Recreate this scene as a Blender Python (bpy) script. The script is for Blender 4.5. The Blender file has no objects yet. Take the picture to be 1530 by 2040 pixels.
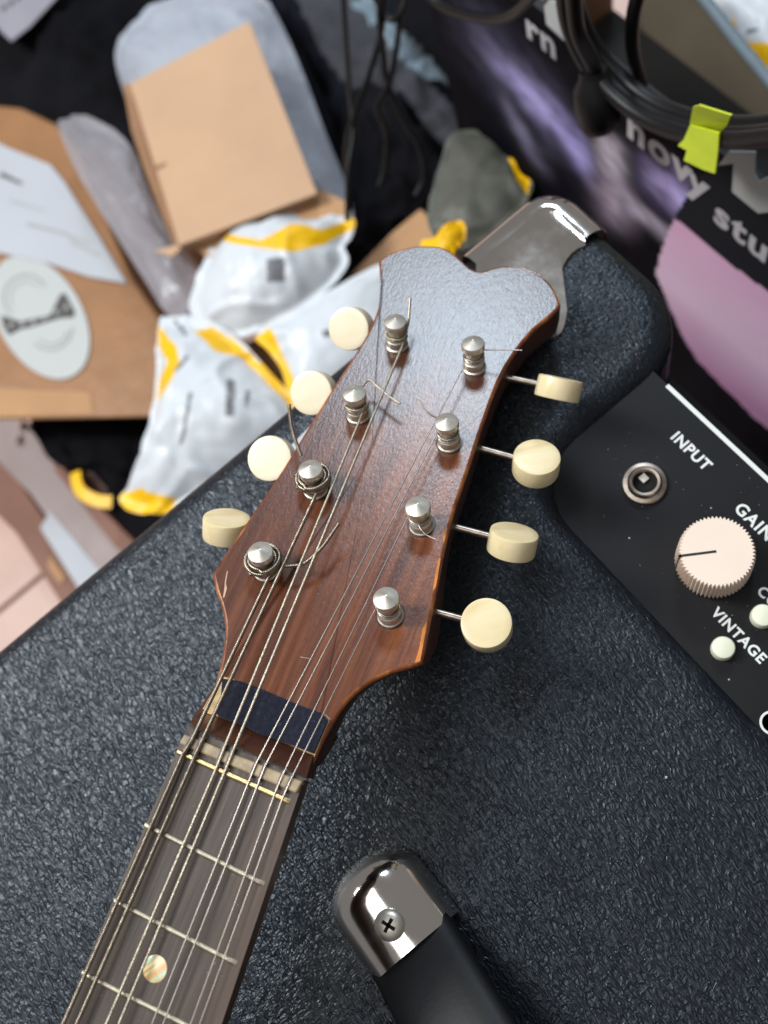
import bpy, bmesh, math, random
from mathutils import Vector, Matrix, noise
random.seed(7)
MM = 0.001
V = Vector
# ------------------------------------------------------------------ camera model (pixel -> ray)
FPX, CX, CY = 2000.0, 765.0, 1020.0          # focal length in pixels of the 1530 x 2040 photograph
AX = V((0.60698583, 0.70754118, -0.36187523))   # amp length, in camera axes (right, down, forward)
AY = V((0.76552812, -0.64282788, 0.02718484))   # amp depth
AZ = V((-0.21338909, -0.29352648, -0.93183008)) # up
CAM = V((0, 0, 275.7))                          # mm above the amp top
def c2w(v): return V((AX.dot(v), AY.dot(v), AZ.dot(v)))
def ray(px, py): return c2w(V(((px - CX) / FPX, (py - CY) / FPX, 1.0)))
def onZ(px, py, z): r = ray(px, py); return CAM + r * ((z - CAM.z) / r.z)
def onY(px, py, y): r = ray(px, py); return CAM + r * ((y - CAM.y) / r.y)
def onP(px, py, n, d): r = ray(px, py); return CAM + r * (d / -(n.dot(r)))
def atD(px, py, d): return CAM + ray(px, py) * d
def proj(p):
    q = p - CAM
    c = V((AX[0]*q.x + AY[0]*q.y + AZ[0]*q.z, AX[1]*q.x + AY[1]*q.y + AZ[1]*q.z, AX[2]*q.x + AY[2]*q.y + AZ[2]*q.z))
    return (CX + FPX * c.x / c.z, CY + FPX * c.y / c.z)

scene = bpy.context.scene
col = scene.collection
cam_d = bpy.data.cameras.new('camera'); cam = bpy.data.objects.new('camera', cam_d); col.objects.link(cam)
right, upv, fwd = c2w(V((1, 0, 0))), c2w(V((0, -1, 0))), c2w(V((0, 0, 1)))
M = Matrix((right, upv, -fwd)).transposed().to_4x4(); M.translation = CAM * MM
cam.matrix_world = M
cam_d.sensor_fit = 'VERTICAL'; cam_d.sensor_height = 36.0; cam_d.sensor_width = 27.0
cam_d.lens = 36.0 * FPX / 2040.0
cam_d.clip_start = 0.01; cam_d.clip_end = 50
cam_d.dof.use_dof = True; cam_d.dof.focus_distance = 0.243; cam_d.dof.aperture_fstop = cam_d.lens / 3.0
scene.camera = cam

world = bpy.data.worlds.new('World'); scene.world = world; world.use_nodes = True
bg = world.node_tree.nodes['Background']; bg.inputs[0].default_value = (0.98, 0.95, 0.93, 1); bg.inputs[1].default_value = 0.18

def area(name, loc, target, sx, sy, power, color):
    l = bpy.data.lights.new(name, 'AREA'); l.shape = 'RECTANGLE'; l.size = sx; l.size_y = sy; l.energy = power; l.color = color
    o = bpy.data.objects.new(name, l); col.objects.link(o)
    o.location = loc
    o.rotation_euler = (V(target) - V(loc)).to_track_quat('-Z', 'Y').to_euler()
    return o
# ceiling lamp up to the left of the picture (the one that casts the shadows)
area('ceiling_lamp', (-0.85, -0.52, 0.95), (-0.1, 0, 0), 0.30, 0.30, 13, (1.0, 0.95, 0.89))
# cool tube panel far over the top edge of the picture, seen mirrored in the headstock
area('tube_lamp', (-1.44, 1.30, 1.54), (-0.15, 0.05, 0), 0.45, 0.42, 22, (0.74, 0.87, 1.0))
# ceiling panel up to the left, seen as the cool sheen on the vinyl
area('ceiling_panel', (-1.10, -0.60, 1.9), (-0.2, 0, -0.1), 0.6, 0.45, 17, (0.78, 0.90, 1.0))
# broad dim panel overhead towards the front of the amplifier, the pale stripe in the chrome handle cap
area('front_ceiling_panel', (-0.12, -0.46, 1.85), (-0.05, 0, 0), 1.1, 0.75, 9, (1.0, 0.97, 0.95))
scene.view_settings.view_transform = 'Standard'; scene.view_settings.look = 'None'
scene.view_settings.exposure = -0.06; scene.view_settings.gamma = 1.0
scene.render.film_transparent = False
scene.cycles.use_denoising = True
scene.cycles.max_bounces = 8

# ------------------------------------------------------------------ materials
def rgb(r, g, b):
    f = lambda c: (c / 255 / 12.92) if c / 255 <= 0.04045 else ((c / 255 + 0.055) / 1.055) ** 2.4
    return (f(r), f(g), f(b), 1)
class NT:
    def __init__(s, name):
        s.m = bpy.data.materials.new(name); s.m.use_nodes = True
        s.t = s.m.node_tree; s.n = s.t.nodes; s.l = s.t.links
        s.b = s.n['Principled BSDF']
        s.tc = s.n.new('ShaderNodeTexCoord')
    def node(s, typ, **kw):
        nd = s.n.new(typ)
        for k, v in kw.items(): setattr(nd, k, v)
        return nd
    def link(s, a, b): s.l.new(a, b)
    def mapping(s, scale=(1, 1, 1), rot=(0, 0, 0)):
        mp = s.node('ShaderNodeMapping'); mp.inputs['Scale'].default_value = scale; mp.inputs['Rotation'].default_value = rot
        s.link(s.tc.outputs['Object'], mp.inputs['Vector']); return mp.outputs['Vector']
    def noise(s, scale, detail=2, rough=0.5, vec=None, dist=0):
        nd = s.node('ShaderNodeTexNoise'); nd.inputs['Scale'].default_value = scale; nd.inputs['Detail'].default_value = detail
        nd.inputs['Roughness'].default_value = rough; nd.inputs['Distortion'].default_value = dist
        s.link(vec if vec is not None else s.tc.outputs['Object'], nd.inputs['Vector']); return nd.outputs['Fac']
    def voro(s, scale, feature='F1', vec=None, rnd=1):
        nd = s.node('ShaderNodeTexVoronoi', feature=feature); nd.inputs['Scale'].default_value = scale; nd.inputs['Randomness'].default_value = rnd
        s.link(vec if vec is not None else s.tc.outputs['Object'], nd.inputs['Vector']); return nd.outputs['Distance']
    def ramp(s, fac, stops):
        r = s.node('ShaderNodeValToRGB'); e = r.color_ramp.elements
        while len(e) < len(stops): e.new(0.5)
        for k, (p, c) in zip(e, stops): k.position = p; k.color = c
        s.link(fac, r.inputs['Fac']); return r.outputs['Color']
    def math(s, op, a, b=None):
        nd = s.node('ShaderNodeMath', operation=op)
        for i, x in enumerate((a, b)):
            if x is None: continue
            if isinstance(x, (int, float)): nd.inputs[i].default_value = x
            else: s.link(x, nd.inputs[i])
        return nd.outputs[0]
    def mix(s, fac, a, b, blend='MIX'):
        nd = s.node('ShaderNodeMix', data_type='RGBA', blend_type=blend)
        for i, x in ((0, fac), (6, a), (7, b)):
            if isinstance(x, (int, float, tuple)): nd.inputs[i].default_value = x
            else: s.link(x, nd.inputs[i])
        return nd.outputs[2]
    def bump(s, h, strength=0.5, dist=0.0005, prev=None):
        nd = s.node('ShaderNodeBump'); nd.inputs['Strength'].default_value = strength; nd.inputs['Distance'].default_value = dist
        s.link(h, nd.inputs['Height'])
        if prev is not None: s.link(prev, nd.inputs['Normal'])
        return nd.outputs['Normal']
    def set(s, **kw):
        names = dict(color='Base Color', rough='Roughness', metal='Metallic', normal='Normal', spec='Specular IOR Level', coat='Coat Weight',
                     coat_rough='Coat Roughness', alpha='Alpha', trans='Transmission Weight', sheen='Sheen Weight', sss='Subsurface Weight', sssr='Subsurface Radius', ssss='Subsurface Scale')
        for k, v in kw.items():
            i = s.b.inputs[names[k]]
            if isinstance(v, bpy.types.NodeSocket): s.link(v, i)
            else: i.default_value = v
        return s.m
MT = {}
def simple(name, c, rough=0.5, metal=0, nscale=None, namp=0.25, bscale=None, bstr=0.3, bdist=0.0004, **kw):
    t = NT(name)
    colr = c
    if nscale:
        f = t.noise(nscale, 4, 0.6)
        d = tuple(x * (1 - namp) for x in c[:3]) + (1,); b = tuple(min(1, x * (1 + namp)) for x in c[:3]) + (1,)
        colr = t.ramp(f, [(0.3, d), (0.7, b)])
    t.set(color=colr, rough=rough, metal=metal, **kw)
    if bscale: t.set(normal=t.bump(t.noise(bscale, 4, 0.6), bstr, bdist))
    MT[name] = t.m; return t.m

# textured vinyl covering of the amplifier
t = NT('vinyl')
def ridge(scale, rot, dist):
    mp = t.node('ShaderNodeMapping'); mp.inputs['Scale'].default_value = scale; mp.inputs['Rotation'].default_value = (0, 0, rot); t.link(t.tc.outputs['Object'], mp.inputs['Vector'])
    f_ = t.noise(1.0, 1.5, 0.5, mp.outputs['Vector'], dist)
    return t.math('SUBTRACT', 1.0, t.math('MULTIPLY', t.math('ABSOLUTE', t.math('SUBTRACT', f_, 0.5)), 4.2))
r1 = ridge((270, 760, 520), math.radians(50), 0.5); r2 = ridge((640, 270, 520), math.radians(62), 0.6); r3 = t.noise(1700, 2, 0.6)
area_f = t.ramp(t.noise(14, 2, 0.5), [(0.40, (0, 0, 0, 1)), (0.62, (1, 1, 1, 1))])
h = t.math('MAXIMUM', r1, t.math('MULTIPLY', r2, t.math('ADD', 0.55, t.math('MULTIPLY', area_f, 0.4))))
h = t.math('ADD', h, t.math('MULTIPLY', r3, 0.08))
nrm = t.bump(h, 1.0, 0.00030)
nrm = t.bump(t.noise(16, 2), 0.5, 0.006, nrm)
big = t.noise(9, 4, 0.6); wear = t.ramp(t.noise(75, 5, 0.7), [(0.55, (0, 0, 0, 1)), (0.8, (1, 1, 1, 1))])
cv = t.mix(big, (0.0048, 0.0062, 0.0095, 1), (0.0085, 0.0105, 0.015, 1))
cv = t.mix(t.math('MULTIPLY', wear, 0.35), cv, (0.022, 0.026, 0.032, 1))
t.set(color=cv, rough=t.ramp(r3, [(0.3, (0.30,)*3 + (1,)), (0.7, (0.46,)*3 + (1,))]), spec=0.5, normal=nrm); t.b.inputs['Specular Tint'].default_value = (0.80, 0.90, 1.0, 1)
MT['vinyl'] = t.m
# chrome with faint smears
t = NT('chrome'); f = t.noise(60, 5, 0.65)
t.set(color=(0.98, 0.93, 0.88, 1), metal=1.0, rough=t.ramp(f, [(0.35, (0.06,)*3 + (1,)), (0.75, (0.24,)*3 + (1,))]), normal=t.bump(t.noise(60, 2, 0.5), 0.14, 0.0010)); MT['chrome'] = t.m
t = NT('nickel'); f = t.noise(500, 4, 0.65)
t.set(color=t.ramp(f, [(0.3, rgb(205, 200, 188)), (0.7, rgb(232, 227, 215))]), metal=0.9, rough=0.42, normal=t.bump(t.noise(1600, 2), 0.06, 0.0002)); MT['nickel'] = t.m
simple('shaft_steel', rgb(165, 152, 140), 0.35, 1, 300, 0.3)
simple('black_rubber', (0.006, 0.006, 0.007, 1), 0.5, 0, bscale=900, bstr=0.10, spec=0.3)
simple('black_paint', (0.007, 0.007, 0.009, 1), 0.5, 0, 30, 0.3, 1500, 0.08, spec=0.25)
simple('black_void', (0.004, 0.004, 0.004, 1), 0.9)
simple('white_paint', rgb(222, 226, 224), 0.5)
simple('cream_plastic', rgb(236, 218, 202), 0.45, 0, 40, 0.03)
simple('green_cream', rgb(226, 228, 205), 0.4)
simple('blackline', (0.01, 0.01, 0.01, 1), 0.5)
# mandolin woods
t = NT('headstock_wood')
lng = t.mapping((1, 1, 1)); MT['_'] = None
def grain(t, frame):
    """coordinates along / across the neck from object space"""
    u, v, n = frame
    outs = []
    for a in (u, v, n):
        nd = t.node('ShaderNodeVectorMath', operation='DOT_PRODUCT'); t.link(t.tc.outputs['Object'], nd.inputs[0]); nd.inputs[1].default_value = a
        outs.append(nd.outputs['Value'])
    return outs
def combine(t, a, b, c):
    nd = t.node('ShaderNodeCombineXYZ'); t.link(a, nd.inputs[0]); t.link(b, nd.inputs[1]); t.link(c, nd.inputs[2]); return nd.outputs[0]
HS = t   # finished below, once the headstock frame is known
simple('bone', rgb(164, 145, 114), 0.5, 0, 260, 0.4, 400, 0.2)
simple('glue', rgb(84, 72, 64), 0.6, 0, 500, 0.4, 700, 0.6)
simple('tan_glue', rgb(196, 166, 116), 0.5, 0, 400, 0.3, 700, 0.5)
t = NT('felt'); f = t.noise(900, 5, 0.75)
t.set(color=t.ramp(f, [(0.35, rgb(10, 13, 26)), (0.62, rgb(26, 32, 54)), (0.75, rgb(96, 100, 116))]), rough=0.95, sheen=0.1, normal=t.bump(f, 0.8, 0.0006)); MT['felt'] = t.m
t = NT('button_plastic'); f = t.noise(60, 4, 0.55, t.mapping((1, 0.35, 1), (0.4, 0.3, 0.6)), 1.6)
t.set(color=t.ramp(f, [(0.28, rgb(208, 184, 132)), (0.5, rgb(232, 215, 172)), (0.75, rgb(246, 236, 206))]), rough=0.33, sss=0.15, sssr=(0.004, 0.003, 0.0015), ssss=0.5, normal=t.bump(t.noise(300, 3), 0.05, 0.0003)); MT['button'] = t.m
t = NT('button_plastic_pale'); f = t.noise(60, 4, 0.55, t.mapping((1, 0.35, 1), (0.4, 0.3, 0.6)), 1.6)
t.set(color=t.ramp(f, [(0.28, rgb(238, 220, 182)), (0.5, rgb(246, 234, 206)), (0.75, rgb(250, 243, 224))]), rough=0.35, sss=0.15, sssr=(0.004, 0.003, 0.0015), ssss=0.5); MT['button_pale'] = t.m
simple('steel_string', rgb(196, 188, 180), 0.36, 1)
simple('brass_string', rgb(196, 187, 170), 0.45, 1, 1500, 0.25, 3000, 0.5)
simple('wound_string', rgb(158, 147, 132), 0.34, 1, 900, 0.25)
simple('fret_metal', rgb(178, 168, 150), 0.5, 1, 420, 0.25, 500, 0.3)
simple('brass_fret', rgb(214, 190, 140), 0.34, 1, 420, 0.25, 500, 0.3)
t = NT('pearl'); f = t.noise(190, 2, 0.5, t.mapping((1, 0.25, 1), (0, 0, 0.5)), 1.2)
t.set(color=t.ramp(f, [(0.3, rgb(246, 176, 160)), (0.42, rgb(248, 232, 180)), (0.5, rgb(214, 168, 110)), (0.57, rgb(160, 232, 204)), (0.7, rgb(250, 222, 196))]), rough=0.22, coat=0.6); MT['pearl'] = t.m
# background materials
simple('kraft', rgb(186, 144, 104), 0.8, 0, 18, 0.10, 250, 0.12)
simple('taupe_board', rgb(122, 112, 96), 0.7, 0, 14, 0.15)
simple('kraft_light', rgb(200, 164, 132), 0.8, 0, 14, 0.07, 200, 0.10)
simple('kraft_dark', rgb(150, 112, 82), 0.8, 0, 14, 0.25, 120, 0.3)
simple('kraft_tape', rgb(158, 114, 76), 0.45, 0, 22, 0.12, 60, 0.5, 0.002)
simple('mailer_white', rgb(214, 220, 226), 0.4, 0, 9, 0.03, 18, 0.2, 0.005)
simple('mailer_yellow', rgb(250, 196, 10), 0.4, 0, 9, 0.05, 30, 0.3, 0.005)
simple('mailer_shaded', rgb(96, 98, 91), 0.45, 0, 14, 0.2, 16, 0.3, 0.006, spec=0.25)  # grey-green has the shade over this mailer put into its colour
simple('print_grey', rgb(120, 122, 126), 0.5, 0, 120, 0.3)
simple('paper', rgb(186, 190, 197), 0.6, 0, 6, 0.06, 12, 0.3, 0.006)
simple('sticker', rgb(190, 194, 193), 0.5)
simple('ink', rgb(78, 76, 74), 0.6, 0, 60, 0.3)
simple('ink_light', rgb(160, 162, 160), 0.6)
simple('bubble_wrap', rgb(180, 186, 198), 0.36, 0, 10, 0.15, 160, 0.6, 0.003)
simple('black_bag', (0.008, 0.008, 0.010, 1), 0.85, 0, 8, 0.5, 9, 0.4, 0.01, spec=0.04)
simple('navy_fabric', (0.008, 0.009, 0.015, 1), 0.8, 0, 6, 0.6, 10, 0.4, 0.01, spec=0.08)
simple('grey_fabric', (0.055, 0.057, 0.068, 1), 0.7, 0, 9, 0.4, 12, 0.4, 0.01, spec=0.2)
simple('grey_label', rgb(150, 148, 158), 0.6, 0, 30, 0.08)
simple('blue_strip', rgb(128, 146, 158), 0.3, 0, 30, 0.25)
simple('cable', (0.006, 0.006, 0.007, 1), 0.42, spec=0.3)
simple('green_tape', rgb(196, 214, 40), 0.42, 0, 40, 0.10, 60, 0.3, 0.003)
simple('board_brown', rgb(134, 92, 74), 0.6, 0, 12, 0.15, 90, 0.2)
simple('board_mauve', rgb(158, 142, 140), 0.5, 0, 14, 0.15, 60, 0.2)
t = NT('floor_tile'); f = t.noise(14, 5, 0.6)
t.set(color=t.ramp(f, [(0.3, rgb(196, 162, 148)), (0.7, rgb(214, 180, 166))]), rough=0.4); MT['tile'] = t.m
simple('grout', rgb(120, 96, 88), 0.9, 0, 40, 0.2)
t = NT('clear_plastic'); f = t.noise(26, 4, 0.6, t.mapping((0.3, 1, 1), (0, 0, 0.4)))
t.set(color=rgb(176, 172, 178), rough=0.25, alpha=t.ramp(f, [(0.3, (0.30,)*3 + (1,)), (0.7, (0.72,)*3 + (1,))]), normal=t.bump(t.noise(18, 3), 0.8, 0.01)); MT['clear'] = t.m
t = NT('printed_board')
vc = t.node('ShaderNodeVertexColor', layer_name='Col')
t.set(color=vc.outputs['Color'], rough=0.7, spec=0.06, normal=t.bump(t.noise(20, 3), 0.2, 0.004)); MT['print'] = t.m

# ------------------------------------------------------------------ object helpers (all coordinates in mm, world axes)
ORG = {}
def tag(o, label=None, cat=None, group=None, kind=None):
    if label: o['label'] = label
    if cat: o['category'] = cat
    if group: o['group'] = group
    if kind: o['kind'] = kind
    return o
def thing(name, loc, label, cat, group=None):
    o = bpy.data.objects.new(name, None); col.objects.link(o); o.empty_display_size = 0.02
    o.location = V(loc) * MM; ORG[o] = V(loc)
    return tag(o, label, cat, group)
def obj(name, vf, mats, parent=None, smooth=None, fmat=None, colors=None):
    verts, faces = vf
    verts = [V(v) for v in verts]
    c = V((0, 0, 0))
    for v in verts: c += v
    c /= len(verts)
    me = bpy.data.meshes.new(name)
    me.from_pydata([(v - c) * MM for v in verts], [], [tuple(f) for f in faces])
    if not isinstance(mats, (list, tuple)): mats = [mats]
    for m in mats: me.materials.append(MT[m])
    if fmat: me.polygons.foreach_set('material_index', fmat)
    if colors:
        ca = me.color_attributes.new('Col', 'FLOAT_COLOR', 'POINT')
        for i, cc in enumerate(colors): ca.data[i].color = cc
    me.validate(); 
    bm = bmesh.new(); bm.from_mesh(me); bmesh.ops.recalc_face_normals(bm, faces=bm.faces); bm.to_mesh(me); bm.free()
    if smooth is not None:
        me.shade_smooth(); me.set_sharp_from_angle(angle=math.radians(smooth))
    o = bpy.data.objects.new(name, me); col.objects.link(o)
    ORG[o] = c
    if parent is not None:
        o.parent = parent; o.location = (c - ORG[parent]) * MM
    else: o.location = c * MM
    return o
def join(*vfs):
    V_, F_ = [], []
    for v, f in vfs:
        k = len(V_); V_ += list(v); F_ += [tuple(i + k for i in q) for q in f]
    return V_, F_
def prism(loop, off, loop2=None):
    n = len(loop); b = loop2 if loop2 else [V(p) + V(off) for p in loop]
    f = [tuple(range(n)), tuple(range(2 * n - 1, n - 1, -1))]
    f += [(i, (i + 1) % n, n + (i + 1) % n, n + i) for i in range(n)]
    return [V(p) for p in loop] + [V(p) for p in b], f
def box(x0, x1, y0, y1, z0, z1):
    return prism([V((x0, y0, z1)), V((x1, y0, z1)), V((x1, y1, z1)), V((x0, y1, z1))], (0, 0, z0 - z1))
def fr(a):
    a = V(a).normalized(); b = a.orthogonal().normalized(); return a, b, a.cross(b)
def lathe(prof, base, axis, seg=28, frame=None):
    a, b, c = frame if frame else fr(axis)
    vs, fs = [], []
    for r, h in prof:
        for i in range(seg):
            th = 2 * math.pi * i / seg
            vs.append(V(base) + a * h + (b * math.cos(th) + c * math.sin(th)) * max(r, 0.001))
    for k in range(len(prof) - 1):
        for i in range(seg):
            j = (i + 1) % seg
            fs.append((k * seg + i, k * seg + j, (k + 1) * seg + j, (k + 1) * seg + i))
    fs.append(tuple(range(seg))[::-1]); fs.append(tuple(range((len(prof) - 1) * seg, len(prof) * seg)))
    return vs, fs
def tube(pts, rad, seg=8, phase_pitch=None, amp=0):
    pts = [V(p) for p in pts]; n = len(pts)
    vs, fs = [], []
    tang = [(pts[min(i + 1, n - 1)] - pts[max(i - 1, 0)]).normalized() for i in range(n)]
    b = tang[0].orthogonal().normalized(); L = 0
    for i in range(n):
        if i: 
            L += (pts[i] - pts[i - 1]).length
            b = (b - tang[i] * b.dot(tang[i])).normalized()
        c = tang[i].cross(b)
        r = rad[i] if isinstance(rad, (list, tuple)) else rad
        for k in range(seg):
            th = 2 * math.pi * k / seg
            rr = r + (amp * math.cos(2 * math.pi * L / phase_pitch + th) if phase_pitch else 0)
            vs.append(pts[i] + (b * math.cos(th) + c * math.sin(th)) * rr)
    for i in range(n - 1):
        for k in range(seg):
            j = (k + 1) % seg
            fs.append((i * seg + k, i * seg + j, (i + 1) * seg + j, (i + 1) * seg + k))
    fs.append(tuple(range(seg))[::-1]); fs.append(tuple(range((n - 1) * seg, n * seg)))
    return vs, fs
def spline(pts, per=10, closed=False):
    pts = [V(p) for p in pts]; n = len(pts); out = []
    rng = range(n) if closed else range(n - 1)
    g = (lambda i: pts[i % n]) if closed else (lambda i: pts[max(0, min(n - 1, i))])
    for i in rng:
        p0, p1, p2, p3 = g(i - 1), g(i), g(i + 1), g(i + 2)
        for k in range(per):
            s = k / per
            out.append(0.5 * ((2 * p1) + (p2 - p0) * s + (2 * p0 - 5 * p1 + 4 * p2 - p3) * s * s + (3 * p1 - p0 - 3 * p2 + p3) * s ** 3))
    if not closed: out.append(pts[-1])
    return out
def lerp(a, b, s): return a + (b - a) * s
def inpoly(p, poly):
    x, y = p; r = False; n = len(poly)
    for i in range(n):
        x1, y1 = poly[i]; x2, y2 = poly[(i + 1) % n]
        if (y1 > y) != (y2 > y) and x < (x2 - x1) * (y - y1) / (y2 - y1) + x1: r = not r
    return r
_txt = {}
def text(s, size, origin, xd, yd, lift, bold=0.0, spacing=1.12):
    cu = bpy.data.curves.new('t', 'FONT'); cu.body = s; cu.size = 1.0; cu.offset = bold; cu.align_x = 'CENTER'; cu.align_y = 'CENTER'; cu.space_character = spacing
    o = bpy.data.objects.new('t', cu); col.objects.link(o)
    dg = bpy.context.evaluated_depsgraph_get(); me = o.evaluated_get(dg).to_mesh()
    vs = [v.co.copy() for v in me.vertices]; fs = [tuple(p.vertices) for p in me.polygons]
    o.evaluated_get(dg).to_mesh_clear(); bpy.data.objects.remove(o); bpy.data.curves.remove(cu)
    xd, yd = V(xd).normalized(), V(yd).normalized(); n = xd.cross(yd)
    return [V(origin) + xd * v.x * size + yd * v.y * size + n * lift for v in vs], fs
def sheet(loop, th, n=None):
    """flat piece with thickness th below the loop"""
    return prism(loop, V(n) * -th if n else V((0, 0, -th)))

# ================================================================== THE SETTING
FLOOR = -420
g = obj('floor', box(-1500, 500, -900, 900, FLOOR - 30, FLOOR - 3), 'grout'); tag(g, kind='structure')
tile_me = None
for i in range(-5, 3):
    for j in range(-3, 4):
        x0, y0 = i * 302 - 112, j * 302 - 62
        if x0 > -100 and y0 > 200: continue
        if tile_me is None:
            o = obj('tile', box(x0, x0 + 299, y0, y0 + 299, FLOOR - 12, FLOOR), 'tile', g)
            md = o.modifiers.new('edge', 'BEVEL'); md.width = 0.0015; md.segments = 2
            tile_me = o
        else:
            o = tile_me.copy(); col.objects.link(o); o.parent = g
            o.location = (V((x0 + 149.5, y0 + 149.5, FLOOR - 6)) - ORG[g]) * MM

# ================================================================== AMPLIFIER
XL, XR, YF, YB, BEV = -157.0, 337.0, -235.0, 116.0, 9.0
amp = thing('guitar_amplifier', (90, -60, FLOOR), 'black guitar amplifier covered in grained vinyl, with chrome corner and control panel', 'amplifier')
NX, NXR, NY = -86.0, 266.0, 47.0
def arc_corner(p, r, a0, a1, d, z, n=10, concave=False):
    r = r + d if concave else r - d
    return [V((p[0] + r * math.cos(math.radians(a0 + (a1 - a0) * i / n)), p[1] + r * math.sin(math.radians(a0 + (a1 - a0) * i / n)), z)) for i in range(n + 1)]
def outline(d, z):
    out = arc_corner((XL + 16, YF + 16), 16, 180, 270, d, z)
    out += arc_corner((XR - 16, YF + 16), 16, 270, 360, d, z)
    out += arc_corner((XR - 16, YB - 16), 16, 0, 90, d, z)
    out += arc_corner((NXR + 26, YB - 26), 26, 90, 180, d, z)
    out += arc_corner((NXR - 7, NY + 7), 7, 0, -90, d, z, 6, True)
    out += arc_corner((NX + 18, NY + 18), 18, -90, -180, d, z, 6, True)
    out += arc_corner((NX - 26, YB - 26), 26, 0, 90, d, z)
    out += arc_corner((XL + 11, YB - 11), 11, 90, 180, d, z)
    return out
rg_ = [outline(0, FLOOR), outline(0, -BEV)] + [outline(BEV * (1 - math.cos(math.pi / 2 * k / 8)), -BEV * (1 - math.sin(math.pi / 2 * k / 8))) for k in range(1, 9)]
n = len(rg_[0]); vs = [p for r in rg_ for p in r]; fs = [tuple(range(n))[::-1], tuple(range((len(rg_) - 1) * n, len(rg_) * n))]
for k in range(len(rg_) - 1):
    for i in range(n): j = (i + 1) % n; fs.append((k * n + i, k * n + j, (k + 1) * n + j, (k + 1) * n + i))
cab = obj('cabinet', (vs, fs), 'vinyl', amp, 35)
# chassis in the notch and the control panel on it
PZ = -4.0
obj('chassis', box(NX - 30, NXR + 30, NY - 20, 108, FLOOR + 2, -34), 'black_void', amp)
panel = obj('control_panel', box(NX - 6, NXR + 6, NY - 7, 95.2, -8, PZ), 'black_paint', amp)
a0, a1 = onZ(1325, 765, PZ), onZ(1530, 970, PZ)
obj('white_border_line', box(NX + 4, NXR - 3, a0.y - 0.6, a0.y + 0.7, PZ + 0.02, PZ + 0.12), 'white_paint', panel)
def ptext(s, px, py, size, bold=0.018):
    o = onZ(px, py, PZ); obj('lettering', text(s, size, o, (1, 0, 0), (0, 1, 0), 0.1, bold), 'white_paint', panel)
ptext('INPUT', 1376, 899, 4.5, 0.03); ptext('GAIN', 1502, 1040, 4.8, 0.025); ptext('VINTAGE', 1471, 1266, 4.0, 0.03); ptext('COMP', 1546, 1206, 4.0, 0.03)
# ring mark at the edge of the picture
oc = onZ(1538, 1440, PZ)
obj('ring_mark', lathe([(2.5, 0.02), (2.5, 0.1), (3.1, 0.1), (3.1, 0.02)], oc, (0, 0, 1), 32), 'white_paint', panel)
# input jack
jc = onZ(1284, 965, PZ)
jk = obj('input_jack', lathe([(6.3, 0), (6.3, 1.0), (6.0, 1.4), (4.9, 1.6), (4.6, 2.6), (4.2, 3.0), (3.5, 2.9), (3.25, 2.3), (3.2, 0.2)], jc, (0, 0, 1), 40), 'shaft_steel', amp, 30)
obj('jack_hole', lathe([(3.25, 0.05), (3.25, 0.35), (0.02, 0.36)], jc, (0, 0, 1), 24), 'black_void', jk)
obj('spring_contact', box(jc.x - 2.4, jc.x - 0.2, jc.y - 0.2, jc.y + 1.9, PZ + 0.4, PZ + 1.2), 'nickel', jk)
# gain knob, knurled
kc = onZ(1421, 1118, PZ + 2)
def knob(c, r, h, teeth):
    prof = [(r * 1.03, 0), (r * 1.0, h - 0.6), (r * 0.965, h)]
    vs, fs = [], []; seg = teeth * 4
    ax = (V((0, 0, 1))).normalized(); b = V((1, 0, 0)); cc = V((0, 1, 0))
    for rr, hh in prof:
        for i in range(seg):
            th = 2 * math.pi * i / seg; q = (0, 0.5, 1, 0.5)[i % 4]
            r2 = rr - 0.75 * q
            vs.append(V(c) + ax * hh + (b * math.cos(th) + cc * math.sin(th)) * r2)
    for k in range(2):
        for i in range(seg):
            j = (i + 1) % seg; fs.append((k * seg + i, k * seg + j, (k + 1) * seg + j, (k + 1) * seg + i))
    fs.append(tuple(range(2 * seg, 3 * seg)))
    return vs, fs
kb = V((kc.x, kc.y, PZ + 1)); KH = 11.5
kn = obj('gain_knob', knob(kb, 9.9, KH, 58), 'cream_plastic', amp, 25)
# pointer line: towards the left of the picture
ktop = kb + V((0, 0, KH))
pd = (onZ(1345, 1116, ktop.z) - onZ(1432, 1105, ktop.z)).normalized(); pq = V((-pd.y, pd.x, 0))
lp = [ktop + pd * 0.2 + pq * 0.32, ktop + pd * 9.75 + pq * 0.32, ktop + pd * 9.75 - pq * 0.32, ktop + pd * 0.2 - pq * 0.32]
obj('pointer_line', join(prism([p + V((0, 0, 0.12)) for p in lp], (0, 0, -0.3)), prism([kb + pd * 10.1 + pq * .32, kb + pd * 10.1 - pq * .32, ktop + pd * 9.75 - pq * .32 + V((0, 0, .12)), ktop + pd * 9.75 + pq * .32 + V((0, 0, .12))], -pd * 0.6)), 'blackline', kn)
for nm, px, py in (('vintage_switch', 1440, 1292), ('comp_switch', 1519, 1228)):
    c = onZ(px, py, PZ + 1.5)
    obj('push_switch', lathe([(3.1, -1.5), (3.1, 1.2), (2.8, 1.8), (2.0, 2.1), (0.02, 2.2)], c, (0, 0, 1), 28), 'green_cream', amp, 40)
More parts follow.
